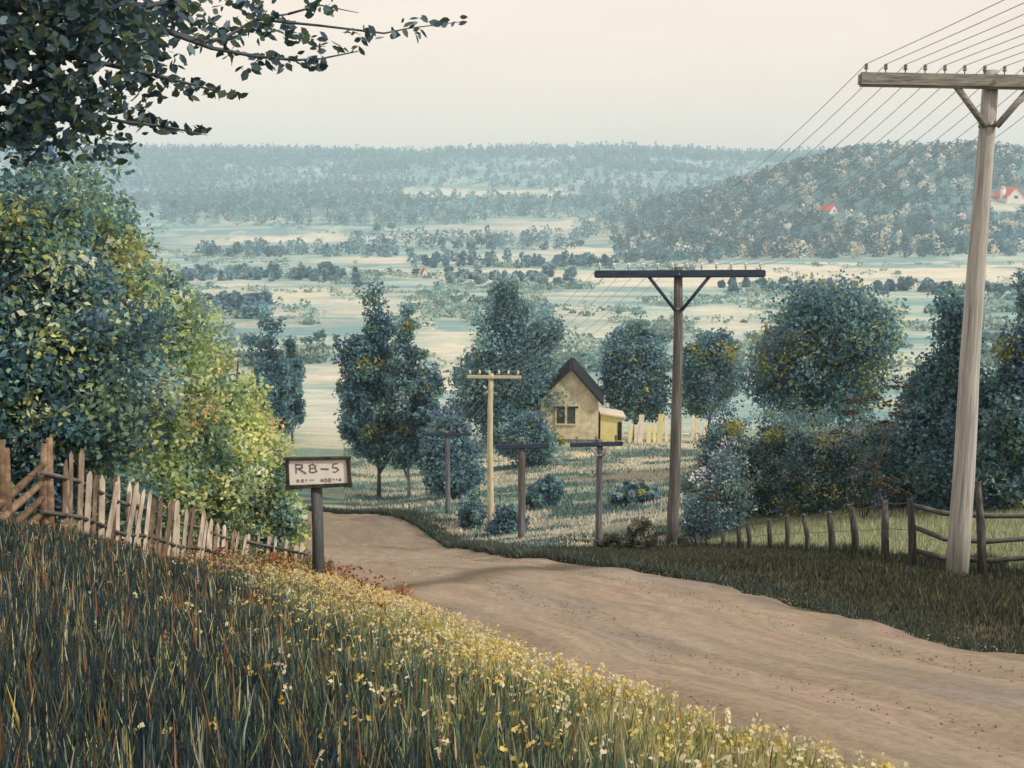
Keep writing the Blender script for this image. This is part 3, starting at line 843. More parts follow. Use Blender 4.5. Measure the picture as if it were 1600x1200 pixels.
def far_house(px, row, w, h, label, roof_h, rz=0.2, name="farmhouse"):
    g, d = hit(px, row)
    k = d / F
    root = empty(name, g, label, "house")
    W = w * k / 2; H = h * k; RH = roof_h * k; Lh = W * 2.6
    Mx = Matrix.Translation(g) @ Matrix.Rotation(rz, 4, 'Z')
    local_build(MB().prism([(-W, -3), (W, -3), (W, H), (0, H + RH), (-W, H)], 0, Lh), "wall", M['white_wall'], root, Mx)
    rf = MB()
    for s in (-1, 1):
        rf.prism([(s * W * 1.12, H - 0.1 * RH), (0 - s * 0.01, H + RH + .05), (0 - s * 0.01, H + RH + .6), (s * W * 1.16, H + 0.35)], -W * .15, Lh + W * .15)
    local_build(rf, "roof", M['red_tile'], root, Mx)
    ww = W * 0.22
    wn_ = MB().box((0, -0.06, H * 0.95), (ww * 2, .12, H * 0.45))
    local_build(wn_, "window", M['glass'], root, Mx)
    return root
far_house(1587, 318, 30, 10, "white farmhouse with a red roof in the pale hillside clearing", 15, 0.15)
far_house(1303, 335, 17, 5, "tiny house with a bright red roof among trees on the wooded hill", 9, 0.5)
far_house(664, 432, 8, 4, "tiny red-roofed hut out in the misty valley meadow", 7, 0.4, "hut")
def silo():
    g, d = hit(1566, 316); k = d / F
    r = 4.0 * k; h = 20 * k
    root = empty("silo", g, "white domed silo standing left of the red-roofed farmhouse", "silo")
    MB().lathe(g, [(r, -2), (r, h)], 14).build("body", M['white_wall'], root)
    MB().lathe(g, [(r * 1.03, h + .02), (r * .95, h + r * .45), (r * .6, h + r * .85), (r * .1, h + r)], 14).build("dome", M['board_pale'], root)
silo()
def barn():
    g, d = hit(1535, 312); k = d / F
    root = empty("barn", g, "pale low barn with a sloping white roof left of the white silo", "barn")
    W = 9 * k; H = 6 * k
    Mx = Matrix.Translation(g) @ Matrix.Rotation(0.3, 4, 'Z')
    local_build(MB().prism([(-W, -3), (W, -3), (W, H), (-W, H * .7)], 0, W * 1.2), "wall", M['board_pale'], root, Mx)
    local_build(MB().prism([(-W * 1.1, H * .7 + .02), (W * 1.1, H + .12), (W * 1.1, H + .5), (-W * 1.1, H * .7 + .4)], -1, W * 1.2 + 1), "roof", M['white_wall'], root, Mx)
barn()

# ================================================================== POLES AND WIRES
def insulator(mb, p, s=1.0):
    mb.lathe(p, [(0.014 * s, -0.02), (0.014 * s, 0.07 * s), (0.045 * s, 0.075 * s), (0.05 * s, 0.11 * s), (0.032 * s, 0.13 * s), (0.045 * s, 0.15 * s), (0.04 * s, 0.19 * s), (0.012 * s, 0.21 * s)], 8)
def tpole(name, label, base, top_row, D, half_l, half_r, r0, r1, arm_t, mat, armmat, brace, n_ins, yaw, roll, insmat='insul', group="poles of the overhead line", arm_drop=0.0, brace_mat=None, bend=0.0):
    root = empty(name, base, label, "pole", group)
    tz = at(800, top_row, 1.0)
    # height so that the top shows at top_row
    top = None
    lo, hi_ = 0.5, 14.0
    for _ in range(40):
        h = (lo + hi_) / 2
        if project(base.x, base.y, base.z + h)[1] > top_row: lo = h
        else: hi_ = h
    pts = []; rd = []
    rn = random.Random(hash(label) & 255)
    for i in range(10):
        t = i / 9
        pts.append(base + Vector((bend * math.sin(t * 3.14) + 0.012 * rn.uniform(-1, 1), 0.012 * rn.uniform(-1, 1), -0.4 if i == 0 else h * t)))
        rd.append(r0 + (r1 - r0) * t)
    MB().tube(pts, rd, 14).build("pole", mat, root)
    az = base.z + h - arm_t * 0.9 - arm_drop
    rot = Matrix.Rotation(yaw, 3, 'Z') @ Matrix.Rotation(roll, 3, 'Y')
    ax = rot @ Vector((1, 0, 0)); fw = rot @ Vector((0, 1, 0)); upv = rot @ Vector((0, 0, 1))
    c = Vector((base.x, base.y, az)) - fw * (r1 * 0.55 + arm_t * 0.5)
    L = half_l + half_r
    arm = MB().box(c + ax * (half_r - half_l) / 2, (L, arm_t * 0.8, arm_t), rot, arm_t * 0.14).build("crossarm", armmat, root)
    if brace:
        for s in (-1, 1):
            a = c + ax * s * brace[0] - upv * arm_t * 0.35 - fw * arm_t * 0.02
            b = Vector((base.x + s * r1 * 0.75, c.y, az - brace[1]))
            b.y = c.y + arm_t * 0.1
            MB().tube([a, a.lerp(b, .5), b], [arm_t * brace[2]] * 3, 7).build("brace", brace_mat or armmat, root)
    if brace:
        MB().lathe((base.x, base.y, az - brace[1] + 0.03), [(r1 * 1.12, -0.04), (r1 * 1.12, 0.04)], 14).build("metal_band", M['insul'], root)
        MB().tube([c - fw * arm_t * 0.48, c - fw * arm_t * 0.56], 0.035, 6).build("bolt", M['insul'], root)
    tops = []
    for i in range(n_ins):
        t = (i + 0.35) / (n_ins - 0.3)
        p = c + ax * (-half_l + L * t) + upv * (arm_t * 0.5)
        mb = MB(); insulator(mb, p, 0.72 if D < 25 else 1.1)
        mb.build("insulator", M[insmat], root)
        tops.append(p + Vector((0, 0, 0.14)))
    return root, tops, c, ax
P1 = gpt(1496, 19.8); P2 = gpt(1050, 36); P3 = gpt(768, 50); P4 = gpt(700, 52)
_, t1, _, _ = tpole("utility_pole", "tall pale grey weathered pole with braced crossarm and grey insulators, close by the fence", P1, 110, 19.8, 2.2, 2.2, 0.20, 0.125, 0.23,
                    M['pole_grey'], M['arm_grey'], (0.6, 0.72, 0.24), 14, R(-5), R(1.6), arm_drop=0.0, bend=-0.02)
_, t2, _, _ = tpole("utility_pole", "dark brown pole with braced blue-black crossarm standing at the edge of the hedge", P2, 417, 36, 2.65, 2.68, 0.20, 0.135, 0.23,
                    M['pole_brown'], M['arm_blue'], (0.95, 1.15, 0.24), 12, R(-3), R(-0.4), 'insul_w', bend=0.05)
_, t3, _, _ = tpole("utility_pole", "cream painted pole with plain cream crossarm left of the cottage", P3, 584, 50, 1.08, 1.35, 0.16, 0.11, 0.14,
                    M['pole_cream'], M['pole_cream'], None, 6, R(0), R(0.6), 'insul_w', bend=-0.06)
_, t4, _, _ = tpole("utility_pole", "short slate grey pole with thin dark crossarm, farthest down the road", P4, 674, 52, 1.15, 1.15, 0.13, 0.10, 0.13,
                    M['pole_slate'], M['arm_blue'], None, 6, R(0), R(0.0))
P5 = gpt(815, 40); P6 = gpt(935, 37)
_, t5, _, _ = tpole("utility_pole", "short thick brown-grey pole with dark crossarm just right of the cream pole", P5, 689, 40, 0.92, 0.98, 0.135, 0.125, 0.17,
                    M['pole_brown'], M['arm_blue'], None, 3, R(3), R(-0.5))
_, t6, _, _ = tpole("utility_pole", "short grey pole with small pale-braced crossarm below the cottage", P6, 687, 37, 1.0, 0.75, 0.12, 0.10, 0.14,
                    M['pole_slate'], M['arm_blue'], (0.34, 0.42, 0.3), 3, R(2), R(-1.0), brace_mat=M['pole_grey'])
def span(a, b, sag, n=14):
    return [a.lerp(b, i / n) - Vector((0, 0, 4 * sag * (i / n) * (1 - i / n))) for i in range(n + 1)]
ORD = ["first", "second", "third", "fourth", "fifth", "sixth", "seventh", "eighth", "ninth", "tenth", "eleventh", "twelfth"]
for i in range(12):
    a = t1[i]; b = t2[i]
    pts = span(Vector((a.x + 5.0 + i * 0.10, -14.0, 7.0)), a, 0.5, 14) + span(a, b, 0.55)[1:]
    if i < 6:
        pts += span(b, t3[i], 0.5)[1:] + span(t3[i], t4[i], 0.12, 5)[1:]
    w = MB().tube(pts, 0.0068, 5).build("power_line", M['wire'])
    tag(w, "thin grey wire on the tall grey pole, %s from the left end of its crossarm" % ORD[i], "wire", "wires of the overhead line")

# ================================================================== FENCES
def picket_fence():
    path = [(-60, 10.6), (30, 11.6), (100, 12.5), (200, 14.5), (300, 17.0), (390, 19.5), (440, 19.6), (482, 19.0)]
    pp_ = [gpt(a, d) for a, d in path]
    seg = [(pp_[i + 1] - pp_[i]).length for i in range(len(pp_) - 1)]
    cum = np.concatenate([[0], np.cumsum(seg)])
    rn = random.Random(12)
    root = empty("picket_fence", pp_[2], "leaning old picket fence with peeling brown and cream pickets below the big bushes", "fence")
    def pos(s):
        x = np.interp(s, cum, [p.x for p in pp_]); y = np.interp(s, cum, [p.y for p in pp_])
        return Vector((x, y, gz(x, y)))
    s = cum[2] - 0.35; i = 0
    while s < cum[-1] - 0.1:
        p = pos(s)
        t = (s - cum[2]) / (cum[-1] - cum[2])
        h = rn.uniform(0.95, 1.18) * (1.0 - 0.52 * t ** 1.4); w = rn.uniform(0.045, 0.075); th = 0.03
        lean = R(rn.uniform(2, 12)); ln2 = R(rn.uniform(-5, 5))
        rot = Matrix.Rotation(R(35) + R(rn.uniform(-12, 12)), 3, 'Z') @ Matrix.Rotation(lean, 3, 'Y') @ Matrix.Rotation(ln2, 3, 'X')
        mb = MB()
        tip = rn.uniform(0.03, 0.10)
        mb.prism([(-w / 2, -0.25), (w / 2, -0.25), (w / 2 * rn.uniform(.9, 1.05), h - tip), (rn.uniform(-.012, .012), h), (-w / 2 * rn.uniform(.9, 1.05), h - tip * rn.uniform(.7, 1.3))], -th / 2, th / 2)
        mb.xform(rot.to_4x4())
        ob = mb.build("picket", M['picket_pale'] if (rn.random() < 0.35 + 0.5 * t) else M['picket'], None)
        ob.parent = root; ob.location = p - root.location
        s += rn.uniform(0.13, 0.27) * (1 - 0.15 * t); i += 1
    for hgt_, nm in ((0.78, "rail"), (0.34, "rail")):
        pts = [pos(q) + Vector((0.035, 0, hgt_ * (1 - 0.5 * max(0, (q - cum[2]) / (cum[-1] - cum[2])) ** 1.4) + 0.02 * math.sin(q * 3))) for q in np.linspace(cum[2] - 0.5, cum[-1], 22)]
        MB().tube(pts, 0.026, 6).build(nm, M['rail'], root)
picket_fence()
def roundpole_fence():
    b = gpt(30, 11.6)
    root = empty("roundpole_fence", b, "broken round-pole fence of slanting brown rails at the end of the picket fence", "fence")
    rn = random.Random(3)
    rails = [((-30, 812, 10.9), (66, 728, 12.1)), ((-30, 838, 10.9), (64, 756, 12.0)), ((-20, 858, 10.9), (66, 778, 12.1)), ((-10, 872, 11.0), (62, 806, 12.0)), ((-5, 895, 11.0), (58, 828, 12.0))]
    for a, c in rails:
        A = at(*a); C_ = at(*c)
        MB().tube([A, A.lerp(C_, .5) + Vector((0, 0, rn.uniform(-.03, .03))), C_], [0.05, 0.045, 0.034], 7).build("rail", M['roundpole'], root)
    for (px, r0, D) in ((4, 688, 11.3), (12, 700, 11.35), (66, 693, 12.15), (78, 684, 12.2)):
        g = gpt(px, D); tp = at(px + rn.uniform(-3, 4), r0, D)
        MB().tube([g - Vector((0, 0, .3)), g.lerp(tp, .5), tp], [0.05, 0.046, 0.036], 7).build("stake", M['roundpole'], root)
roundpole_fence()
def wire_fence():
    PX = [(1074, 34.5, 838), (1088, 33.5, 834), (1127, 31.0, 826), (1153, 29.6, 822), (1170, 28.6, 818), (1200, 27.0, 812), (1229, 25.8, 806), (1257, 24.6, 804), (1297, 23.2, 796), (1332, 22.0, 790), (1381, 20.7, 782), (1424, 20.0, 781)]
    root = empty("post_and_wire_fence", gpt(1257, 24.6), "row of dark uneven posts joined by sagging wire in front of the hedge", "fence")
    rn = random.Random(5); tops = []
    for (px, D, r) in PX:
        g = gpt(px, D); tp = at(px + rn.uniform(-3, 2), r + rn.uniform(-2, 3), D)
        g = g + Vector((rn.uniform(0.02, 0.12), 0, 0))
        rr0 = 0.062 if D > 24 else 0.078
        MB().tube([g - Vector((0, 0, .35)), g.lerp(tp, .5) + Vector((rn.uniform(-.02, .02), 0, 0)), tp], [rr0, rr0 * .95, rr0 * .78], 8).build("post", M['post'], root)
        tops.append((g, tp))
    for f in (0.97, 0.6):
        pts = []
        for i in range(len(tops) - 1):
            a = tops[i][0].lerp(tops[i][1], f) - Vector((0, .075, 0)); b = tops[i + 1][0].lerp(tops[i + 1][1], f) - Vector((0, .075, 0))
            pts += span(a, b, 0.03, 4)[(0 if i == 0 else 1):]
        MB().tube(pts, 0.011 if f > .9 else 0.006, 5).build("wire", M['rail'], root)
wire_fence()
def rail_fence():
    root = empty("rail_fence", gpt(1470, 19.9), "grey split-rail fence passing behind the tall pale pole", "fence")
    MB().tube([gpt(1538, 19.6) - Vector((0, 0, .3)), at(1533, 830, 19.6), at(1528, 752, 19.7)], [0.085, 0.08, 0.055], 8).build("post", M['post'], root)
    g = gpt(1640, 19.2)
    MB().tube([g - Vector((0, 0, .3)), at(1640, 800, 19.2)], [0.08, 0.07], 8).build("post", M['post'], root)
    for px_, D_ in ((1760, 18.9), (1880, 18.4)):
        g = gpt(px_, D_); MB().tube([g - Vector((0, 0, .3)), g + Vector((.03, 0, 1.15))], [0.08, 0.065], 8).build("post", M['post'], root)
    for (r0, r1, r2) in ((788, 806, 806), (820, 846, 838), (858, 876, 868)):
        MB().tube([at(1420, r0, 20.12), at(1475, r1 - 4, 20.14), at(1540, r1, 19.9), at(1650, r2, 19.42), at(1890, r2 + 12, 18.42)], [0.045, 0.05, 0.05, 0.045, 0.04], 7).build("rail", M['rail'], root)
rail_fence()

# ================================================================== SIGN
def sign():
    g = gpt(497, 16.5)
    root = empty("road_sign", g, "white lettered wooden sign in a dark frame on a slate post by the road bend", "sign")
    D = 16.5; k = D / F
    ptop = at(494, 745, D)
    px_ = 18 * k
    MB().tube([g - Vector((0, 0, .4)), g.lerp(ptop, .5) + Vector((.012, 0, 0)), ptop], [px_ * .56, px_ * .5, px_ * .5], 10).build("post", M['sign_post'], root)
    c = at(500, 734, D) + Vector((0, -0.13, 0))
    W = 92 * k; H = 40 * k
    rot = Matrix.Rotation(R(-1.5), 3, 'Y') @ Matrix.Rotation(R(0), 3, 'Z')
    board = MB().box(c, (W, 0.035, H), rot, 0.006).build("board", M['sign_board'], root)
    fr = MB(); t = 0.05
    for (ox, oz, sx, sz, rj) in ((0, H / 2 + t * .35, W + 2.4 * t, t * .8, 0.6), (0, -H / 2 - t * .35, W + 2.2 * t, t * 1.1, -1.0), (-W / 2 - t * .3, 0, t * .95, H + .2 * t, 1.2), (W / 2 + t * .3, -0.015, t * 1.0, H + 1.4 * t, -1.4)):
        fr.box(c + rot @ Vector((ox, -0.012 if sx < .2 else -0.016, oz)), (sx, 0.075 if sx < .2 else 0.082, sz), rot @ Matrix.Rotation(R(rj), 3, 'Y'), 0.008)
    fr.build("frame", M['sign_wood'], root)
    # lettering, read off the painting as far as it can be read
    yv = -0.0215
    lt = board
    def letter(*strokes):
        ink = MB()
        for pts, w in strokes: stroke(ink, pts, w)
        ink.build("letter", M['sign_ink'], board)
    def stroke(ink, pts, w):
        P = [c + rot @ Vector((p[0], yv, p[1])) for p in pts]
        for a, b in zip(P[:-1], P[1:]):
            d = (b - a); L_ = d.length
            an = math.atan2(d.z, d.x)
            ink.box((a + b) / 2, (L_ + w * .6, 0.006, w), Matrix.Rotation(-an, 3, 'Y'))
    hh = 0.13; z0 = -0.005
    def X(px): return (px - 500) * k * 1.0
    letter(([(X(466), z0), (X(466), z0 + hh)], .018), ([(X(466), z0 + hh), (X(476), z0 + hh * .93), (X(476), z0 + hh * .6), (X(467), z0 + hh * .5)], .018), ([(X(470), z0 + hh * .5), (X(481), z0 - .01)], .022))
    letter(([(X(488), z0 + hh * .55), (X(487), z0 + hh * .85), (X(492), z0 + hh), (X(497), z0 + hh * .8), (X(495), z0 + hh * .55), (X(488), z0 + hh * .5), (X(487), z0 + hh * .1), (X(492), z0), (X(498), z0 + hh * .15), (X(496), z0 + hh * .48)], .016))
    letter(([(X(505), z0 + hh * .42), (X(516), z0 + hh * .36)], .022))
    letter(([(X(531), z0 + hh), (X(524), z0 + hh * .95), (X(523), z0 + hh * .55), (X(529), z0 + hh * .5), (X(532), z0 + hh * .25), (X(527), z0), (X(523), z0 + hh * .05)], .015))
    for (pxx, s) in ((468, 1), (475, 1.1), (481, .4), (488, .5), (492, .6), (505, .9), (510.5, 1.3), (517, 1.3), (523, .6), (528, .4), (533, .8)):
        zz = -0.125 + (0.01 if s < .7 else 0); rr_s = 0.02 * s
        ring = [(X(pxx) + rr_s * .8 * math.cos(a), zz + rr_s * math.sin(a)) for a in np.linspace(0, 6.283, 7)]
        if s >= .8: letter((ring, .009))
        else: letter(([(X(pxx), zz - .008), (X(pxx), zz + .006)], .014))
sign()

# ================================================================== BUSHES AT THE LEFT
BUSH = [(0.085, 0.19, 0.235), (0.15, 0.285, 0.30), (0.23, 0.36, 0.27), (0.36, 0.47, 0.21), (0.60, 0.63, 0.30), (0.58, 0.38, 0.22), (0.52, 0.62, 0.50), (0.08, 0.145, 0.24)]  # yellow-green and pale entries stand for sunlit leaves, deep blues for shade
def bush(label, px, D, top_row, wpx, depth, seed, prob, n_cl, n_leaf, leaf, lo=0.0, cat="bush", bark='bark', cr=None, pal=None, off=0.0):
    g = gpt(px, D)
    k = D / F
    lo_, hi_ = 0.2, 20
    for _ in range(40):
        h = (lo_ + hi_) / 2
        if project(g.x, g.y, g.z + h)[1] > top_row: lo_ = h
        else: hi_ = h
    return tree("bush", label, g, g.z + h, wpx * k, depth, lo, seed, pal or BUSH, prob, int(n_cl * 1.15), int(n_leaf * 1.6), leaf * 0.74, 0.06, cat, "bushes behind the picket fence", 'mound', cr=cr, bark=bark)
bush("tallest blue-green bush, under the overhanging branches, behind the round-pole fence", 60, 15.5, 148, 195, 2.3, 31, [4, 4, 2.6, 1.8, 0.7, 0.04, 1.8, 2.6], 520, 80, 0.135, cr=0.34)
bush("broad bush with yellow-green and orange leaf sprays behind the first pickets", 168, 17.5, 200, 128, 1.9, 32, [.9, 2.2, 3, 4.2, 2.4, .12, 1.8, .4], 420, 80, 0.14, cr=0.32)
bush("medium yellow-green bush behind the middle of the picket fence", 268, 19.5, 318, 112, 1.7, 33, [.7, 1.5, 2.6, 4.4, 3.4, .35, 1.6, .2], 360, 75, 0.14, cr=0.30)
bush("lower fresh green bush with orange leaves, second nearest the lettered sign", 338, 21.5, 440, 92, 1.4, 34, [.5, 1.0, 2.0, 4.0, 4.4, .3, 1.2, 0.1], 300, 70, 0.14, cr=0.28)
bush("pale yellow leafy bush nearest the lettered sign", 402, 23, 585, 66, 1.3, 35, [0.4, .9, 1.6, 3.4, 5.0, .3, 0.8, 0.1], 240, 65, 0.14, cr=0.26)
bush("small yellow bush whose tip shows just left of the sign post", 440, 21, 735, 44, 0.8, 36, [1.2, 2, 2.2, 3.2, 3.2, 0.6, 0.4, 0.6], 120, 60, 0.13, cr=0.2)
bush("dark blue-green bush at the picture's left border, mostly hidden by the tallest bush", -75, 14.5, 260, 160, 2.0, 37, [4, 4, 2, 0.6, 0.2, 0.1, 1, 3], 260, 70, 0.14, cr=0.34)

# overhanging tree: trunk outside the picture, branches reaching in
def overhang():
    rng = np.random.default_rng(77)
    b = Vector((-5.2, 5.0, gz(-5.2, 5.0)))
    root = empty("overhanging_tree", b, "dark leafy tree whose bare-edged branches hang in from the upper left against the sky", "tree")
    mb = MB()
    fork = Vector((-4.7, 5.6, 1.6))
    mb.tube([b - Vector((0, 0, .4)), b.lerp(fork, .5) + Vector((.1, 0, 0)), fork, fork + Vector((-.3, .4, 2.5))], [0.26, 0.2, 0.17, 0.07], 10)
    mb.build("trunk", M['bark_blue'], root)
    # branches given as pixel paths at a depth
    BR = [([(-150, -60, 6.2), (20, 10, 6.3), (140, -10, 6.4), (300, -60, 6.6)], 0.05), ([(-150, 60, 6.0), (60, 50, 6.2), (230, 10, 6.4), (420, -30, 6.6)], 0.035),
          ([(-120, 0, 6.0), (100, 20, 6.1), (240, 42, 6.2), (318, 66, 6.3), (350, 60, 6.4), (400, 30, 6.5), (450, 22, 6.6)], 0.022),
          ([(240, 42, 6.2), (330, 75, 6.3), (400, 88, 6.4), (460, 94, 6.5), (500, 92, 6.55), (560, 80, 6.6)], 0.014),
          ([(-120, 90, 6.0), (120, 90, 6.1), (220, 112, 6.2), (270, 124, 6.3), (310, 135, 6.35), (370, 150, 6.4)], 0.018),
          ([(-120, 150, 6.0), (100, 170, 6.1), (190, 190, 6.2), (260, 198, 6.25), (316, 210, 6.3)], 0.016),
          ([(400, 30, 6.5), (500, 40, 6.55), (600, 52, 6.6), (640, 44, 6.65), (720, 34, 6.7)], 0.009), ([(450, 22, 6.6), (500, 8, 6.6), (560, 20, 6.6)], 0.008),
          ([(-60, 120, 5.8), (20, 40, 5.9), (90, -20, 6.0)], 0.03), ([(-60, 190, 5.9), (60, 130, 6.0), (140, 50, 6.1), (190, -20, 6.2)], 0.022)]
    anchors = []
    for path, r in BR:
        P = [at(*q) for q in path]
        n = len(P)
        m_ = MB().tube(P, [r * (1 - 0.75 * i / (n - 1)) for i in range(n)], 6)
        m_.build("branch", M['bark_blue'], root)
    s0 = [fork]
    lk = MB()
    for path, r in BR:
        if path[0][0] < 0:
            e = at(*path[0]); lk.tube([fork, fork.lerp(e, .5) + Vector((0, 0, .1)), e], [r * 1.6, r * 1.3, r], 6)
    lk.build("limb", M['bark_blue'], root)
    pos = []
    # dense body: columns thin out to the right and below
    n = 19000
    px = rng.uniform(-160, 270, n); py = rng.uniform(-110, 262, n)
    edge_ = 250 - 0.55 * np.clip(py - 110, 0, 200) + 60 * (fbm(py / 35.0, px * 0 + 1, 3) - .5) * 2
    dens = np.clip((edge_ - px) / 110, 0, 1) * np.clip((256 - 0.0 * px - py + 40 * (fbm(px / 40.0, py * 0 + 4, 3) - .5)) / 80, 0, 1)
    hole = fbm(px / 26.0 + 4, py / 20.0, 3)
    kk = rng.random(n) < dens * np.clip((hole - 0.30) * 6, 0.05, 1)
    for a, c in zip(px[kk], py[kk]): pos.append(tuple(at(a, c, rng.uniform(5.4, 7.0))))
    # sprays along the outer branches: leaves set close to the twigs
    SP = [((250, 30), (300, 70), 40, 22), ((290, 20), (340, 60), 40, 18), ((330, 45), (430, 45), 70, 20), ((400, 20), (450, 50), 46, 16), ((440, 50), (505, 66), 34, 11), ((480, 8), (525, 14), 26, 9),
          ((545, 55), (590, 58), 20, 9), ((615, 52), (655, 55), 14, 8), ((632, 34), (735, 36), 22, 6), ((500, 78), (560, 76), 16, 6), ((340, 85), (510, 96), 52, 9),
          ((375, 112), (500, 100), 26, 8), ((225, 118), (310, 140), 60, 13), ((300, 130), (345, 150), 26, 10), ((360, 146), (392, 152), 8, 4), ((190, 180), (265, 205), 60, 14), ((250, 195), (320, 210), 26, 8), ((160, 200), (200, 235), 40, 12),
          ((180, 60), (260, 100), 130, 24), ((230, 20), (300, 40), 90, 20), ((200, 130), (240, 160), 50, 18), ((260, 0), (420, 10), 90, 16)]
    for (a, b_, n_, sp) in SP:
        for _ in range(int(n_ * 0.85)):
            t = rng.random()
            pos.append(tuple(at(a[0] + (b_[0] - a[0]) * t + rng.normal() * sp * .7, a[1] + (b_[1] - a[1]) * t + rng.normal() * sp * .6, 6.45 + rng.normal() * .18)))
    P = np.array(pos); n = len(P)
    # five-sided pointed leaves
    nrm = unit(rng, n) * 0.8 + np.array([0, -0.55, 0.25]); nrm /= np.linalg.norm(nrm, axis=1, keepdims=True)
    t = unit(rng, n) * 0.8 + np.array([0.75, 0, -0.05]); t -= nrm * (t * nrm).sum(1, keepdims=True); t /= np.linalg.norm(t, axis=1, keepdims=True)
    b2 = np.cross(nrm, t)
    L = rng.uniform(0.045, 0.085, n)[:, None]; W = L * rng.uniform(0.5, 0.75, n)[:, None]
    shp = [(-.5, 0), (-.2, .42), (.15, .38), (.5, .02), (.15, -.38), (-.2, -.42)]
    V = np.stack([P + t * L * u + b2 * W * v + nrm * (abs(v) * 0.25 * W) for u, v in shp], 1).reshape(-1, 3)
    Q0 = np.arange(n)[:, None] * 6
    Q = np.concatenate([Q0 + np.array([0, 1, 2, 3]), Q0 + np.array([0, 3, 4, 5])])
    col = pick_cols(rng, n, [(0.04, 0.085, 0.09), (0.06, 0.11, 0.16), (0.09, 0.135, 0.085), (0.2, 0.31, 0.37)], [3.2, 3, 3, 1.8]) * rng.uniform(.7, 1.3, (n, 1))
    np_mesh("leaves", V, Q, M['leaf'], root, np.repeat(col, 6, axis=0))
overhang()

# ================================================================== MIDDLE-DISTANCE TREES
def mtree(name, label, px, D, top_row, wpx, seed, prob, lo_row, shape, n_cl, n_leaf, leaf, r0=0.16, bark='bark_blue', pal=TEAL, group="trees about the cottage", cr=None, depth=None, limbs=10, lobes=None):
    g = gpt(px, D); k = D / F
    lo_, hi_ = 0.3, 30
    for _ in range(40):
        h = (lo_ + hi_) / 2
        if project(g.x, g.y, g.z + h)[1] > top_row: lo_ = h
        else: hi_ = h
    base_row = project(*g)[1]
    cl = max(0.1, (base_row - lo_row) * k)
    W = wpx * k / 2
    return tree(name, label, g, g.z + h, W, depth or W, cl, seed, pal, prob, int(n_cl * 1.25), int(n_leaf * 1.6), leaf * 0.72, r0, "tree", group, shape, cr, bark, limbs, lobes)
mtree("tree", "slender pointed hazy tree left of the road bend", 425, 95, 488, 82, 51, [4, 4, 2, 3, 0.1, 0.6], 668, 'egg', 190, 50, 0.42, 0.14)
mtree("tree", "narrow dusky tree standing just behind the slender pointed tree's right edge", 458, 98, 528, 42, 61, [4, 4, 2, 3, 0.0, 0.6], 660, 'egg', 90, 45, 0.42, 0.12)
mtree("tree", "tall broad tree by the road bend with dark blue trunk and olive leaf patches", 592, 72, 462, 110, 52, [4, 4, 2, 3, 0.35, 0.5], 710, 'egg', 330, 60, 0.36, 0.14)
mtree("tree", "lighter tree overlapping the right of the tall broad tree, on a pale trunk", 640, 70, 492, 92, 53, [3, 4, 3, 2, 0.9, 0.8], 715, 'egg', 260, 55, 0.36, 0.12, 'bark_pale')
mtree("tree", "thin low-crowned tree at the right edge of the roadside trio, pale trunk", 668, 69, 590, 52, 54, [3, 4, 2, 3, 1.0, 0.8], 735, 'egg', 110, 50, 0.34, 0.1, 'bark_pale')
mtree("tree", "big dome-shaped dark tree behind the cream pole, left of the cottage", 797, 100, 450, 165, 55, [4, 4, 3, 2.5, 0.25, 0.5], 690, 'egg', 420, 60, 0.46, 0.22)
mtree("tree", "dense blue-green tree right behind the cottage with yellow-green tips", 992, 106, 490, 118, 56, [4, 3.5, 2.5, 3, 0.7, 0.8], 672, 'round', 300, 60, 0.46, 0.2)
mtree("tree", "tree with olive patches just right of the dark brown pole", 1105, 105, 500, 105, 57, [4, 3, 2.5, 2.5, 1.3, 0.4], 675, 'round', 260, 60, 0.44, 0.18)
mtree("tree", "large round-topped tree with olive mottling behind the hedge", 1278, 62, 420, 240, 158, [4, 3.5, 3, 2.5, 1.6, 1.0], 690, 'round', 560, 75, 0.33, 0.22)
mtree("tree", "pointed slate-blue tree left of the tall pale pole", 1482, 36.5, 470, 165, 59, [4, 4, 2, 4, 0.05, 0.6], 812, 'egg', 460, 75, 0.22, 0.12)
mtree("tree", "blue-green tree with yellow-green top right of the tall pale pole", 1600, 34.5, 447, 170, 60, [4, 4, 2.5, 3, 1.2, 0.4], 808, 'egg', 460, 75, 0.22, 0.12)

# low blue bushes between the roadside trio and the cream pole
def lowbush(label, px, D, top_row, wpx, seed, prob, n_cl, n_leaf, leaf, pal=TEAL, depth=None, group="low bushes in the rough field", cr=None):
    g = gpt(px, D); k = D / F
    lo_, hi_ = 0.1, 9
    for _ in range(40):
        h = (lo_ + hi_) / 2
        if project(g.x, g.y, g.z + h)[1] > top_row: lo_ = h
        else: hi_ = h
    W = wpx * k / 2
    return tree("bush", label, g, g.z + h, W, depth or W * .8, 0.0, seed, pal, prob, int(n_cl * 1.15), int(n_leaf * 1.5), leaf * 0.75, 0.035, "bush", group, 'mound', cr, 'bark')
lowbush("deep blue bush filling the gap behind the farthest short pole", 700, 62, 625, 120, 71, [3, 3, 1, 5, .25, 1.2], 200, 55, 0.3)
lowbush("blue bush with olive tips between the cream pole and the cottage", 822, 80, 625, 90, 72, [3, 3, 1.5, 4, 1.4, .4], 150, 55, 0.34)
lowbush("olive-tipped low bush between the two short poles", 855, 56, 738, 80, 73, [3, 3, 2.5, 3, .5, .6], 110, 50, 0.24)
lowbush("wide low bush with olive top left of the dark brown pole", 990, 54, 752, 88, 74, [3, 3, 2, 3, 1.6, .3], 120, 50, 0.24)
lowbush("yellow-green shrub against the foot of the cottage", 864, 95, 674, 34, 75, [.3, .4, 1, .3, 6, .2], 60, 45, 0.3)
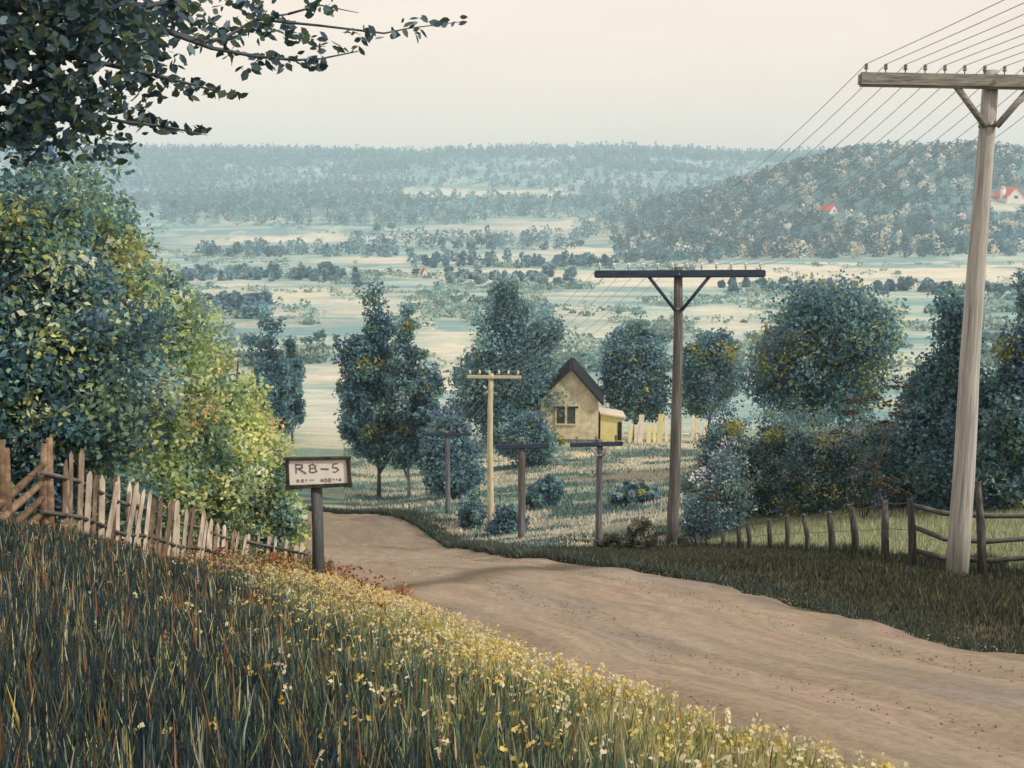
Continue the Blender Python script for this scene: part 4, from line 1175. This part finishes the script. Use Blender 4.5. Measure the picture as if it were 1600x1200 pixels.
lowbush("dark tuft of growth right of the cream pole's foot", 795, 48, 780, 70, 76, [3, 3, 2, 4, .3, .6], 80, 45, 0.2)
lowbush("low dark growth by the foot of the farthest short pole", 735, 50, 765, 60, 77, [3, 3, 1, 4, .3, .8], 80, 45, 0.2)

# hedge behind the wire fence
HEDGE = [(0.115, 0.22, 0.27), (0.165, 0.295, 0.33), (0.20, 0.32, 0.25), (0.11, 0.18, 0.265), (0.48, 0.46, 0.11), (0.74, 0.76, 0.82), (0.36, 0.47, 0.49)]
def hedge(label, px, D, top_row, wpx, seed, prob, n_cl, n_leaf=60, leaf=0.15, depth=1.7):
    return lowbush(label, px, D, top_row, wpx, seed, prob, n_cl, n_leaf, leaf, HEDGE, depth, "hedge shrubs behind the wire fence", 0.3)
hedge("hedge shrub with lilac-white blossom at the left end of the hedge", 1140, 41, 632, 165, 81, [2.2, 3.4, 2, 3, .9, 1.3, 2.6], 330)
hedge("hedge shrub covered in yellow-green tips, second from the dark brown pole", 1215, 41, 612, 150, 82, [2.2, 3.6, 2.5, 2.0, 1.2, .6, 3.4], 320)
hedge("hedge shrub in the middle of the hedge below the large round tree", 1285, 39.5, 625, 160, 83, [2.2, 3.6, 2, 2.2, 1.0, .5, 3.4], 330)
hedge("hedge shrub under the dead brown seed heads", 1362, 38.5, 628, 160, 84, [2.2, 3.6, 2, 2.2, .6, .5, 3.4], 330)
hedge("dark hedge shrub with a few white blossoms, nearest the tall pale pole", 1432, 37.5, 650, 140, 85, [4, 4, 1.5, 4, .2, .5, .8], 240)
hedge("low front hedge shrub speckled with white blossom, just right of the dark brown pole", 1130, 37.5, 700, 105, 87, [3.5, 3, 1.5, 3, .3, 2.2, 1], 220, 60, 0.15, 1.2)
hedge("small dark shrub at the foot of the dark brown pole", 1098, 36.5, 765, 60, 86, [4, 3, 1.5, 4, .1, .3, .6], 110, 55, 0.13, 0.8)

# dead umbel plants standing up through the hedge
def umbel(label, px, D, top_row, heads, seed):
    g = gpt(px, D); rng = random.Random(seed)
    root = empty("dead_umbel_plant", g, label, "plant", "dead brown umbel plants in the hedge")
    mats = M['umbel']
    hub = None
    st = MB()
    tops = []
    for (hx, hy) in heads:
        e = at(hx, hy, D - 0.9 + rng.uniform(-.15, .15))
        mid = g.lerp(e, .55) + Vector((rng.uniform(-.1, .1), 0, 0.1))
        st.tube([g - Vector((0, 0, .2)), mid, e], [0.016, 0.012, 0.006], 5)
        tops.append(e)
    st.build("stem", M['bark'], root)
    for e in tops:
        hd = MB()
        w = rng.uniform(0.32, 0.5)
        for k in range(18):
            a = rng.uniform(0, 6.28); q = math.sqrt(rng.random()) * w
            f = e + Vector((q * math.cos(a), q * .6 * math.sin(a), 0.14 - q * q * 1.1 + rng.uniform(-.02, .02)))
            hd.tube([e, f], [0.004, 0.004], 4)
            hd.lathe(f - Vector((0, 0, .02)), [(0.01, 0), (0.05, 0.015), (0.06, 0.035), (0.03, 0.06), (0.005, 0.065)], 7)
        hd.build("seed_head", M['umbel'], root)
M['umbel'] = mat_plain("dead_seed_head", (0.03, 0.025, 0.018), (0.09, 0.07, 0.042), 20, 0.9)
umbel("tall dead umbel plant with a fan of dark brown seed heads above the hedge", 1350, 35.4, 620, [(1330, 630), (1365, 626), (1392, 634), (1325, 648), (1402, 650), (1383, 665), (1316, 677), (1404, 604)], 1)
umbel("shorter dead umbel plant with drooping brown seed heads left of the tall pale pole", 1385, 35, 720, [(1353, 728), (1372, 760), (1405, 772), (1390, 753)], 2)
umbel("small dead umbel plant beside the foot of the dark brown pole", 1103, 33.0, 770, [(1103, 768), (1110, 782)], 3)

GREYB = [(0.11, 0.12, 0.09), (0.17, 0.18, 0.14), (0.08, 0.10, 0.09), (0.34, 0.34, 0.28)]
lowbush("rounded grey-brown bushy mound at the verge just left of the dark brown pole", 998, 34.3, 806, 74, 88, [3, 3, 3, 1], 130, 55, 0.13, GREYB, 0.7)
lowbush("low spreading grey-green growth left of the grey-brown bushy mound", 955, 35.2, 832, 56, 89, [3, 3, 3, 1], 80, 45, 0.12, GREYB, 0.6)

# ================================================================== GRASS (uncountable)
def blades(rng, X, Y, H, W, col, lean=0.35, tip=None):
    n = len(X)
    Z = height(X, Y)
    a = rng.uniform(0, 6.283, n); la_ = rng.uniform(0, 6.283, n)
    l = H * lean * rng.random(n)
    sx = np.cos(a) * W / 2; sy = np.sin(a) * W / 2
    dx = np.cos(la_) * l; dy = np.sin(la_) * l
    V = np.empty((n, 6, 3), np.float32)
    V[:, 0] = np.stack([X - sx, Y - sy, Z - 0.04], 1); V[:, 1] = np.stack([X + sx, Y + sy, Z - 0.04], 1)
    V[:, 2] = np.stack([X + dx * .4 - sx * .8, Y + dy * .4 - sy * .8, Z + H * .55], 1); V[:, 3] = np.stack([X + dx * .4 + sx * .8, Y + dy * .4 + sy * .8, Z + H * .55], 1)
    V[:, 4] = np.stack([X + dx - sx * .12, Y + dy - sy * .12, Z + H * (1 - lean * .15)], 1); V[:, 5] = np.stack([X + dx + sx * .12, Y + dy + sy * .12, Z + H * (1 - lean * .15)], 1)
    b = np.arange(n)[:, None] * 6
    Q = np.concatenate([b + np.array([0, 1, 3, 2]), b + np.array([2, 3, 5, 4])])
    T = np.repeat(col, 6, axis=0).reshape(n, 6, 3).copy()
    return V.reshape(-1, 3), Q, T.reshape(-1, 3)
rng = np.random.default_rng(101)
# left bank, tall
n = 420000
Y = 1.6 + 21.5 * rng.random(n) ** 1.25; dd_ = rng.random(n) ** 1.1 * 9.0
X = xl(Y) - dd_ + 0.12
keep = (X > -0.50 * Y - 2.2) & (X < 0.55 * Y + 1.5)
keep &= rng.random(n) < (0.35 + 0.75 * fbm(X / 0.5 + 3, Y / 0.5, 2))
X, Y, dd_ = X[keep], Y[keep], dd_[keep]
n = len(X)
pn = fbm(X / 0.9 + 7, Y / 0.9, 3)
H = (0.13 + 0.15 * sstep(0, 2.6, dd_)) * rng.uniform(0.55, 1.25, n) * (0.75 + 0.5 * pn)
H *= (1 - 0.5 * np.exp(-((Y - 14.5) / 2.6) ** 2) * (dd_ < 3.2))
H *= (1 - 0.35 * sstep(5, 11, Y)) * (1 - 0.3 * sstep(4, 1, Y))
W = rng.uniform(0.005, 0.010, n) * (1 + 0.10 * Y)
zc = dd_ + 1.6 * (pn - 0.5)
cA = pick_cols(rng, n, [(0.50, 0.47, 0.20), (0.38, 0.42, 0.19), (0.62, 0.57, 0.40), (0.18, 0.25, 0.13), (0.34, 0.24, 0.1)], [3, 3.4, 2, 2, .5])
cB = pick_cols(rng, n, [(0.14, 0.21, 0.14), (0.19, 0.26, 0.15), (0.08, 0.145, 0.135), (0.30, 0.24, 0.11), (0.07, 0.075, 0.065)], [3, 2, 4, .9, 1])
cC = pick_cols(rng, n, [(0.032, 0.065, 0.07), (0.05, 0.08, 0.06), (0.11, 0.08, 0.055), (0.028, 0.05, 0.08), (0.19, 0.13, 0.08), (0.09, 0.135, 0.145)], [4, 2.6, .8, 3.4, 0.4, 1.6])  # dark palette puts the shade of the foreground bank into the blades
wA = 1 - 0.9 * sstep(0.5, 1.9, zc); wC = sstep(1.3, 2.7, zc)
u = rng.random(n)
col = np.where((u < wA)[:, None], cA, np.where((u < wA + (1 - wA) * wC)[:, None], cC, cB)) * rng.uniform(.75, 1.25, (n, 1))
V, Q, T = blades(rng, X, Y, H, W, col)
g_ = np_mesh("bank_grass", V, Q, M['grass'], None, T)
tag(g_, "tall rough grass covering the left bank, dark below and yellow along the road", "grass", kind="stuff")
# dry stalks and pale grass heads in the bank
n = 3900
Y = 2.2 + 17 * rng.random(n) ** 1.15; dd_ = rng.random(n) * 7.5
X = xl(Y) - dd_
keep = (X > -0.50 * Y - 0.6) & (X < 0.5 * Y + .4)
X, Y, dd_ = X[keep], Y[keep], dd_[keep]; n = len(X)
H = rng.uniform(0.2, 0.42, n) * (0.55 + 0.45 * sstep(0, 2, dd_)) * (1 - 0.35 * sstep(8, 14, Y))
W = rng.uniform(0.006, 0.010, n) * (1 + 0.07 * Y)
col = pick_cols(rng, n, [(0.34, 0.2, 0.115), (0.4, 0.31, 0.2), (0.42, 0.46, 0.42), (0.26, 0.13, 0.065)], [3, 1.2, 1.4, 3]) * rng.uniform(.8, 1.2, (n, 1))
V, Q, T = blades(rng, X, Y, H, W, col, 0.22)
g_ = np_mesh("dry_stalks", V, Q, M['grass'], None, T)
tag(g_, "thin brown and straw-coloured stalks standing through the bank grass", "stalks", kind="stuff")
# flowers and seed heads
def petals(name, label, cat, X, Y, H, size, col, rng, per=3, spread=0.03):
    Z = height(X, Y) + H
    idx = np.repeat(np.arange(len(X)), per)
    P = np.stack([X, Y, Z], 1)[idx] + rng.normal(size=(len(idx), 3)) * spread
    V, Q, T = leaf_quads(rng, P, size, col[idx] * rng.uniform(.85, 1.15, (len(idx), 1)), 0.75)
    return tag(np_mesh(name, V, Q, M['flower'], None, T), label, cat, kind="stuff")
n = 6500
Y = 3.2 + 15 * rng.random(n) ** 1.0; dd_ = np.abs(rng.normal(size=n)) * 0.95
X = xl(Y) - dd_ + 0.1
k = (X < .5 * Y + .3) & (rng.random(n) < 0.15 + 1.5 * sstep(.4, .62, fbm(X / .6 + 1, Y / .8, 3)))
X, Y, dd_ = X[k], Y[k], dd_[k]; n = len(X)
col = pick_cols(rng, n, [(0.72, 0.6, 0.22), (0.78, 0.70, 0.5), (0.6, 0.45, 0.1), (0.66, 0.62, 0.42)], [3, 3, 1, 2])
petals("wildflowers", "cream and yellow flower heads crowding the roadside edge of the bank", "flowers", X, Y, (0.14 + .10 * sstep(0, 1, dd_)) * (1 - 0.45 * np.exp(-((Y - 14.5) / 2.6) ** 2)) * rng.uniform(.6, 1.5, n), 0.021, col, rng, 5, 0.011)
n = 750
Y = 3.0 + 15 * rng.random(n); dd_ = 1.0 + rng.random(n) * 5.5
X = xl(Y) - dd_
k = (X > -.5 * Y - .2) & (rng.random(n) < np.exp(-(dd_ - 1) / 2.2) + .15); X, Y = X[k], Y[k]; n = len(X)
col = pick_cols(rng, n, [(0.55, 0.42, 0.12), (0.7, 0.66, 0.5), (0.5, 0.26, 0.1), (0.6, 0.55, 0.2)], [3, 2, 1, 2])
petals("scattered_flowers", "scattered small yellow, white and orange flowers among the dark bank grass", "flowers", X, Y, rng.uniform(.12, .30, n), 0.022, col, rng, 5, 0.012)
# rusty dock along the fence foot
XY = []
for _ in range(520):
    q = rng.choice(4, p=[.3, .3, .2, .2])
    c = [(17.2, 1.9), (16.6, 0.9), (16.0, 0.1), (11.5, 0.5)][q]
    yy = c[0] + rng.normal() * .45
    XY.append((float(xl(yy)) - c[1] + rng.normal() * .22, yy))
XY = np.array(XY)
col = pick_cols(rng, len(XY), [(0.36, 0.12, 0.05), (0.26, 0.08, 0.03), (0.5, 0.3, 0.12)], [3, 2, 1.4])
petals("rusty_dock", "rust-red dock seed spikes by the sign and the end of the picket fence", "plants", XY[:, 0], XY[:, 1], rng.uniform(.10, .38, len(XY)), 0.045, col, rng, 3, 0.025)

# right verge, short; hedge shade is put into its dark colours
n = 230000
Y = 3 + 36 * rng.random(n) ** .9; dv = rng.random(n) ** .9 * (7.5 + 5 * (Y < 20))
X = xr(Y) + dv - 0.35
k = (X < 0.55 * Y + 5) & (X > -.1 * Y - 2)
X, Y, dv = X[k], Y[k], dv[k]
k = rng.random(len(X)) < (0.45 + .8 * sstep(.35, .6, fbm(X / .9, Y / .9, 3))) * (0.35 + 0.65 * sstep(0.0, 2.6, dv + 1.6 * (fbm(X / 1.3 + 5, Y / 1.3, 3) - .5)))
X, Y, dv = X[k], Y[k], dv[k]; n = len(X)
H = rng.uniform(.03, .11, n) * (0.6 + 1.1 * sstep(0.2, 3.5, dv))
W = rng.uniform(.008, .016, n) * (1 + .06 * Y)
col = pick_cols(rng, n, [(0.055, 0.07, 0.045), (0.10, 0.10, 0.055), (0.04, 0.055, 0.055), (0.15, 0.125, 0.08)], [3, 2.6, 3, 1.2]) * rng.uniform(.75, 1.3, (n, 1))
V, Q, T = blades(rng, X, Y, H, W, col, .5)
tag(np_mesh("verge_grass", V, Q, M['grass'], None, T), "short dark grass on the verge between the dirt road and the wire fence", "grass", kind="stuff")
# taller dark tufts at the feet of the fence posts and poles
n = 9000
t_ = rng.random(n); PXf = 1070 + 560 * t_
Df = np.interp(PXf, [1060, 1127, 1257, 1381, 1424, 1510, 1720], [35.2, 31.0, 24.6, 20.7, 20.0, 20.0, 19.2]) - np.abs(rng.normal(size=n)) * .35 + .1
X = Df * (PXf - 800) / F; Y = Df * 1.035
H = rng.uniform(.08, .36, n) * (0.5 + fbm(X / .35, Y / .35, 2)); W = rng.uniform(.012, .024, n)
col = pick_cols(rng, n, [(0.03, 0.045, 0.05), (0.05, 0.065, 0.045), (0.10, 0.12, 0.07), (0.2, 0.22, 0.15)], [4, 3, 2, 1]) * rng.uniform(.75, 1.3, (n, 1))
V, Q, T = blades(rng, X, Y, H, W, col, .45)
tag(np_mesh("fence_grass", V, Q, M['grass'], None, T), "taller dark grass tufts at the feet of the wire fence and the tall pole", "grass", kind="stuff")
# lush meadow under and behind the wire fence
n = 110000
PXr = rng.uniform(1060, 2050, n); Dr = rng.uniform(19.5, 40, n)
X = Dr * (PXr - 800) / F; Y = Dr * 1.03
lineD = np.interp(PXr, [1060, 1127, 1257, 1381, 1424, 1510, 1720, 2050], [36, 31.5, 25.0, 21.0, 20.3, 20.4, 19.6, 18.6])
k = Dr > lineD + .15
X, Y = X[k], Y[k]; n = len(X)
H = rng.uniform(.10, .30, n); W = rng.uniform(.014, .03, n)
col = pick_cols(rng, n, [(0.27, 0.34, 0.20), (0.36, 0.41, 0.27), (0.15, 0.23, 0.17), (0.45, 0.38, 0.10), (0.54, 0.58, 0.48)], [3.4, 3.6, 1.6, 1.2, 2.2]) * rng.uniform(.85, 1.25, (n, 1))
V, Q, T = blades(rng, X, Y, H, W, col, .4)
tag(np_mesh("meadow_grass", V, Q, M['grass'], None, T), "bright yellow-green meadow grass behind the wire fence", "grass", kind="stuff")
# rough field growth around the short poles
n = 150000
PXr = rng.uniform(520, 1130, n); Dr = 33 + 62 * rng.random(n) ** 1.3
X = Dr * (PXr - 800) / F; Y = Dr * 1.04
k = (X > xr(Y) + .3)
k &= rng.random(n) < (.15 + 1.2 * sstep(.42, .6, fbm(X / 3.0 + 2, Y / 1.6, 3)))
X, Y = X[k], Y[k]; n = len(X)
H = rng.uniform(.08, .26, n); W = rng.uniform(.03, .08, n)
pq = fbm(X / 4.0 + 9, Y / 2.0, 3)
c1 = pick_cols(rng, n, [(0.09, 0.17, 0.18), (0.14, 0.24, 0.23), (0.06, 0.12, 0.15), (0.27, 0.37, 0.34)], [3, 3, 1.6, 3])
c2 = pick_cols(rng, n, [(0.68, 0.61, 0.51), (0.56, 0.53, 0.43), (0.5, 0.6, 0.57)], [3, 2, 1.6])
col = np.where((rng.random(n) < sstep(.42, .6, pq))[:, None], c2, c1) * rng.uniform(.8, 1.2, (n, 1))
V, Q, T = blades(rng, X, Y, H, W, col, .6)
tag(np_mesh("field_growth", V, Q, M['grass'], None, T), "rough blue-green and straw growth in the field around the short poles", "grass", kind="stuff")
# dark low growth along the road's far right edge
n = 46000
Y = 4 + 62 * rng.random(n); X = xr(Y) + np.abs(rng.normal(size=n)) * .5 - .3
k = rng.random(n) < .4 + .8 * fbm(X / .8, Y / .8, 2); X, Y = X[k], Y[k]; n = len(X)
H = rng.uniform(.10, .38, n) * (0.3 + 0.7 * sstep(14, 26, Y)); W = rng.uniform(.02, .05, n) * (0.35 + 0.65 * sstep(10, 26, Y))
col = pick_cols(rng, n, [(0.06, 0.08, 0.06), (0.08, 0.11, 0.09), (0.05, 0.065, 0.065), (0.15, 0.17, 0.13)], [3, 3, 3, 1]) * rng.uniform(.75, 1.3, (n, 1))
V, Q, T = blades(rng, X, Y, H, W, col, .7)
tag(np_mesh("roadside_weeds", V, Q, M['grass'], None, T), "dark weeds edging the road where it bends downhill", "weeds", kind="stuff")
# far left side of the road beyond the sign
n = 20000
Y = 17 + 48 * rng.random(n); X = xl(Y) - np.abs(rng.normal(size=n)) * 1.2 + .1
H = rng.uniform(.12, .42, n); W = rng.uniform(.02, .045, n)
col = pick_cols(rng, n, [(0.16, 0.2, 0.09), (0.3, 0.3, 0.13), (0.08, 0.12, 0.09), (0.4, 0.37, 0.2)], [3, 2, 3, 1]) * rng.uniform(.75, 1.3, (n, 1))
V, Q, T = blades(rng, X, Y, H, W, col, .6)
tag(np_mesh("roadside_grass", V, Q, M['grass'], None, T), "yellow-green grass on the left edge of the road beyond the sign", "grass", kind="stuff")
# loose pebbles on the road
n = 4200
Y = 3 + 26 * rng.random(n) ** 1.3; uu = rng.random(n)
X = xl(Y) + (xr(Y) - xl(Y)) * (0.05 + .9 * uu)
Z = height(X, Y) + 0.09
s = rng.uniform(.003, .013, n) ** 1.0 * (1 + .02 * Y)
base = np.array([(1, 0, 0), (0, 1, 0), (-1, 0, 0), (0, -1, 0), (0, 0, .7), (0, 0, -.7)], float)
V = (base[None] * s[:, None, None] * rng.uniform(.6, 1.3, (n, 6, 1)) + np.stack([X, Y, Z], 1)[:, None]).reshape(-1, 3)
tri = np.array([(0, 1, 4), (1, 2, 4), (2, 3, 4), (3, 0, 4), (1, 0, 5), (2, 1, 5), (3, 2, 5), (0, 3, 5)])
Q = (np.arange(n)[:, None, None] * 6 + tri[None]).reshape(-1, 3)
tag(np_mesh("pebbles", V, Q, M['pebble'], None), "loose pebbles lying on the dirt road", "pebbles", kind="stuff")

# ================================================================== HAZE
zmin = float(gzv.min()) - 1.0
zmax = float(gzv.max()) + 30.0
m, nt, o = new_mat("valley_haze")
pv = nt.nodes.new("ShaderNodeVolumePrincipled")
pv.inputs["Color"].default_value = (0.60, 0.84, 1.0, 1)
pv.inputs["Density"].default_value = 0.00031
pv.inputs["Anisotropy"].default_value = 0.0
nt.links.new(pv.outputs[0], o.inputs["Volume"])
hz_ = MB().box((0, 0, (zmin + zmax) / 2), (8200, 8200, zmax - zmin)).build("haze", m)
tag(hz_, "pale blue air between the viewer and the far ridge", "haze", kind="stuff")
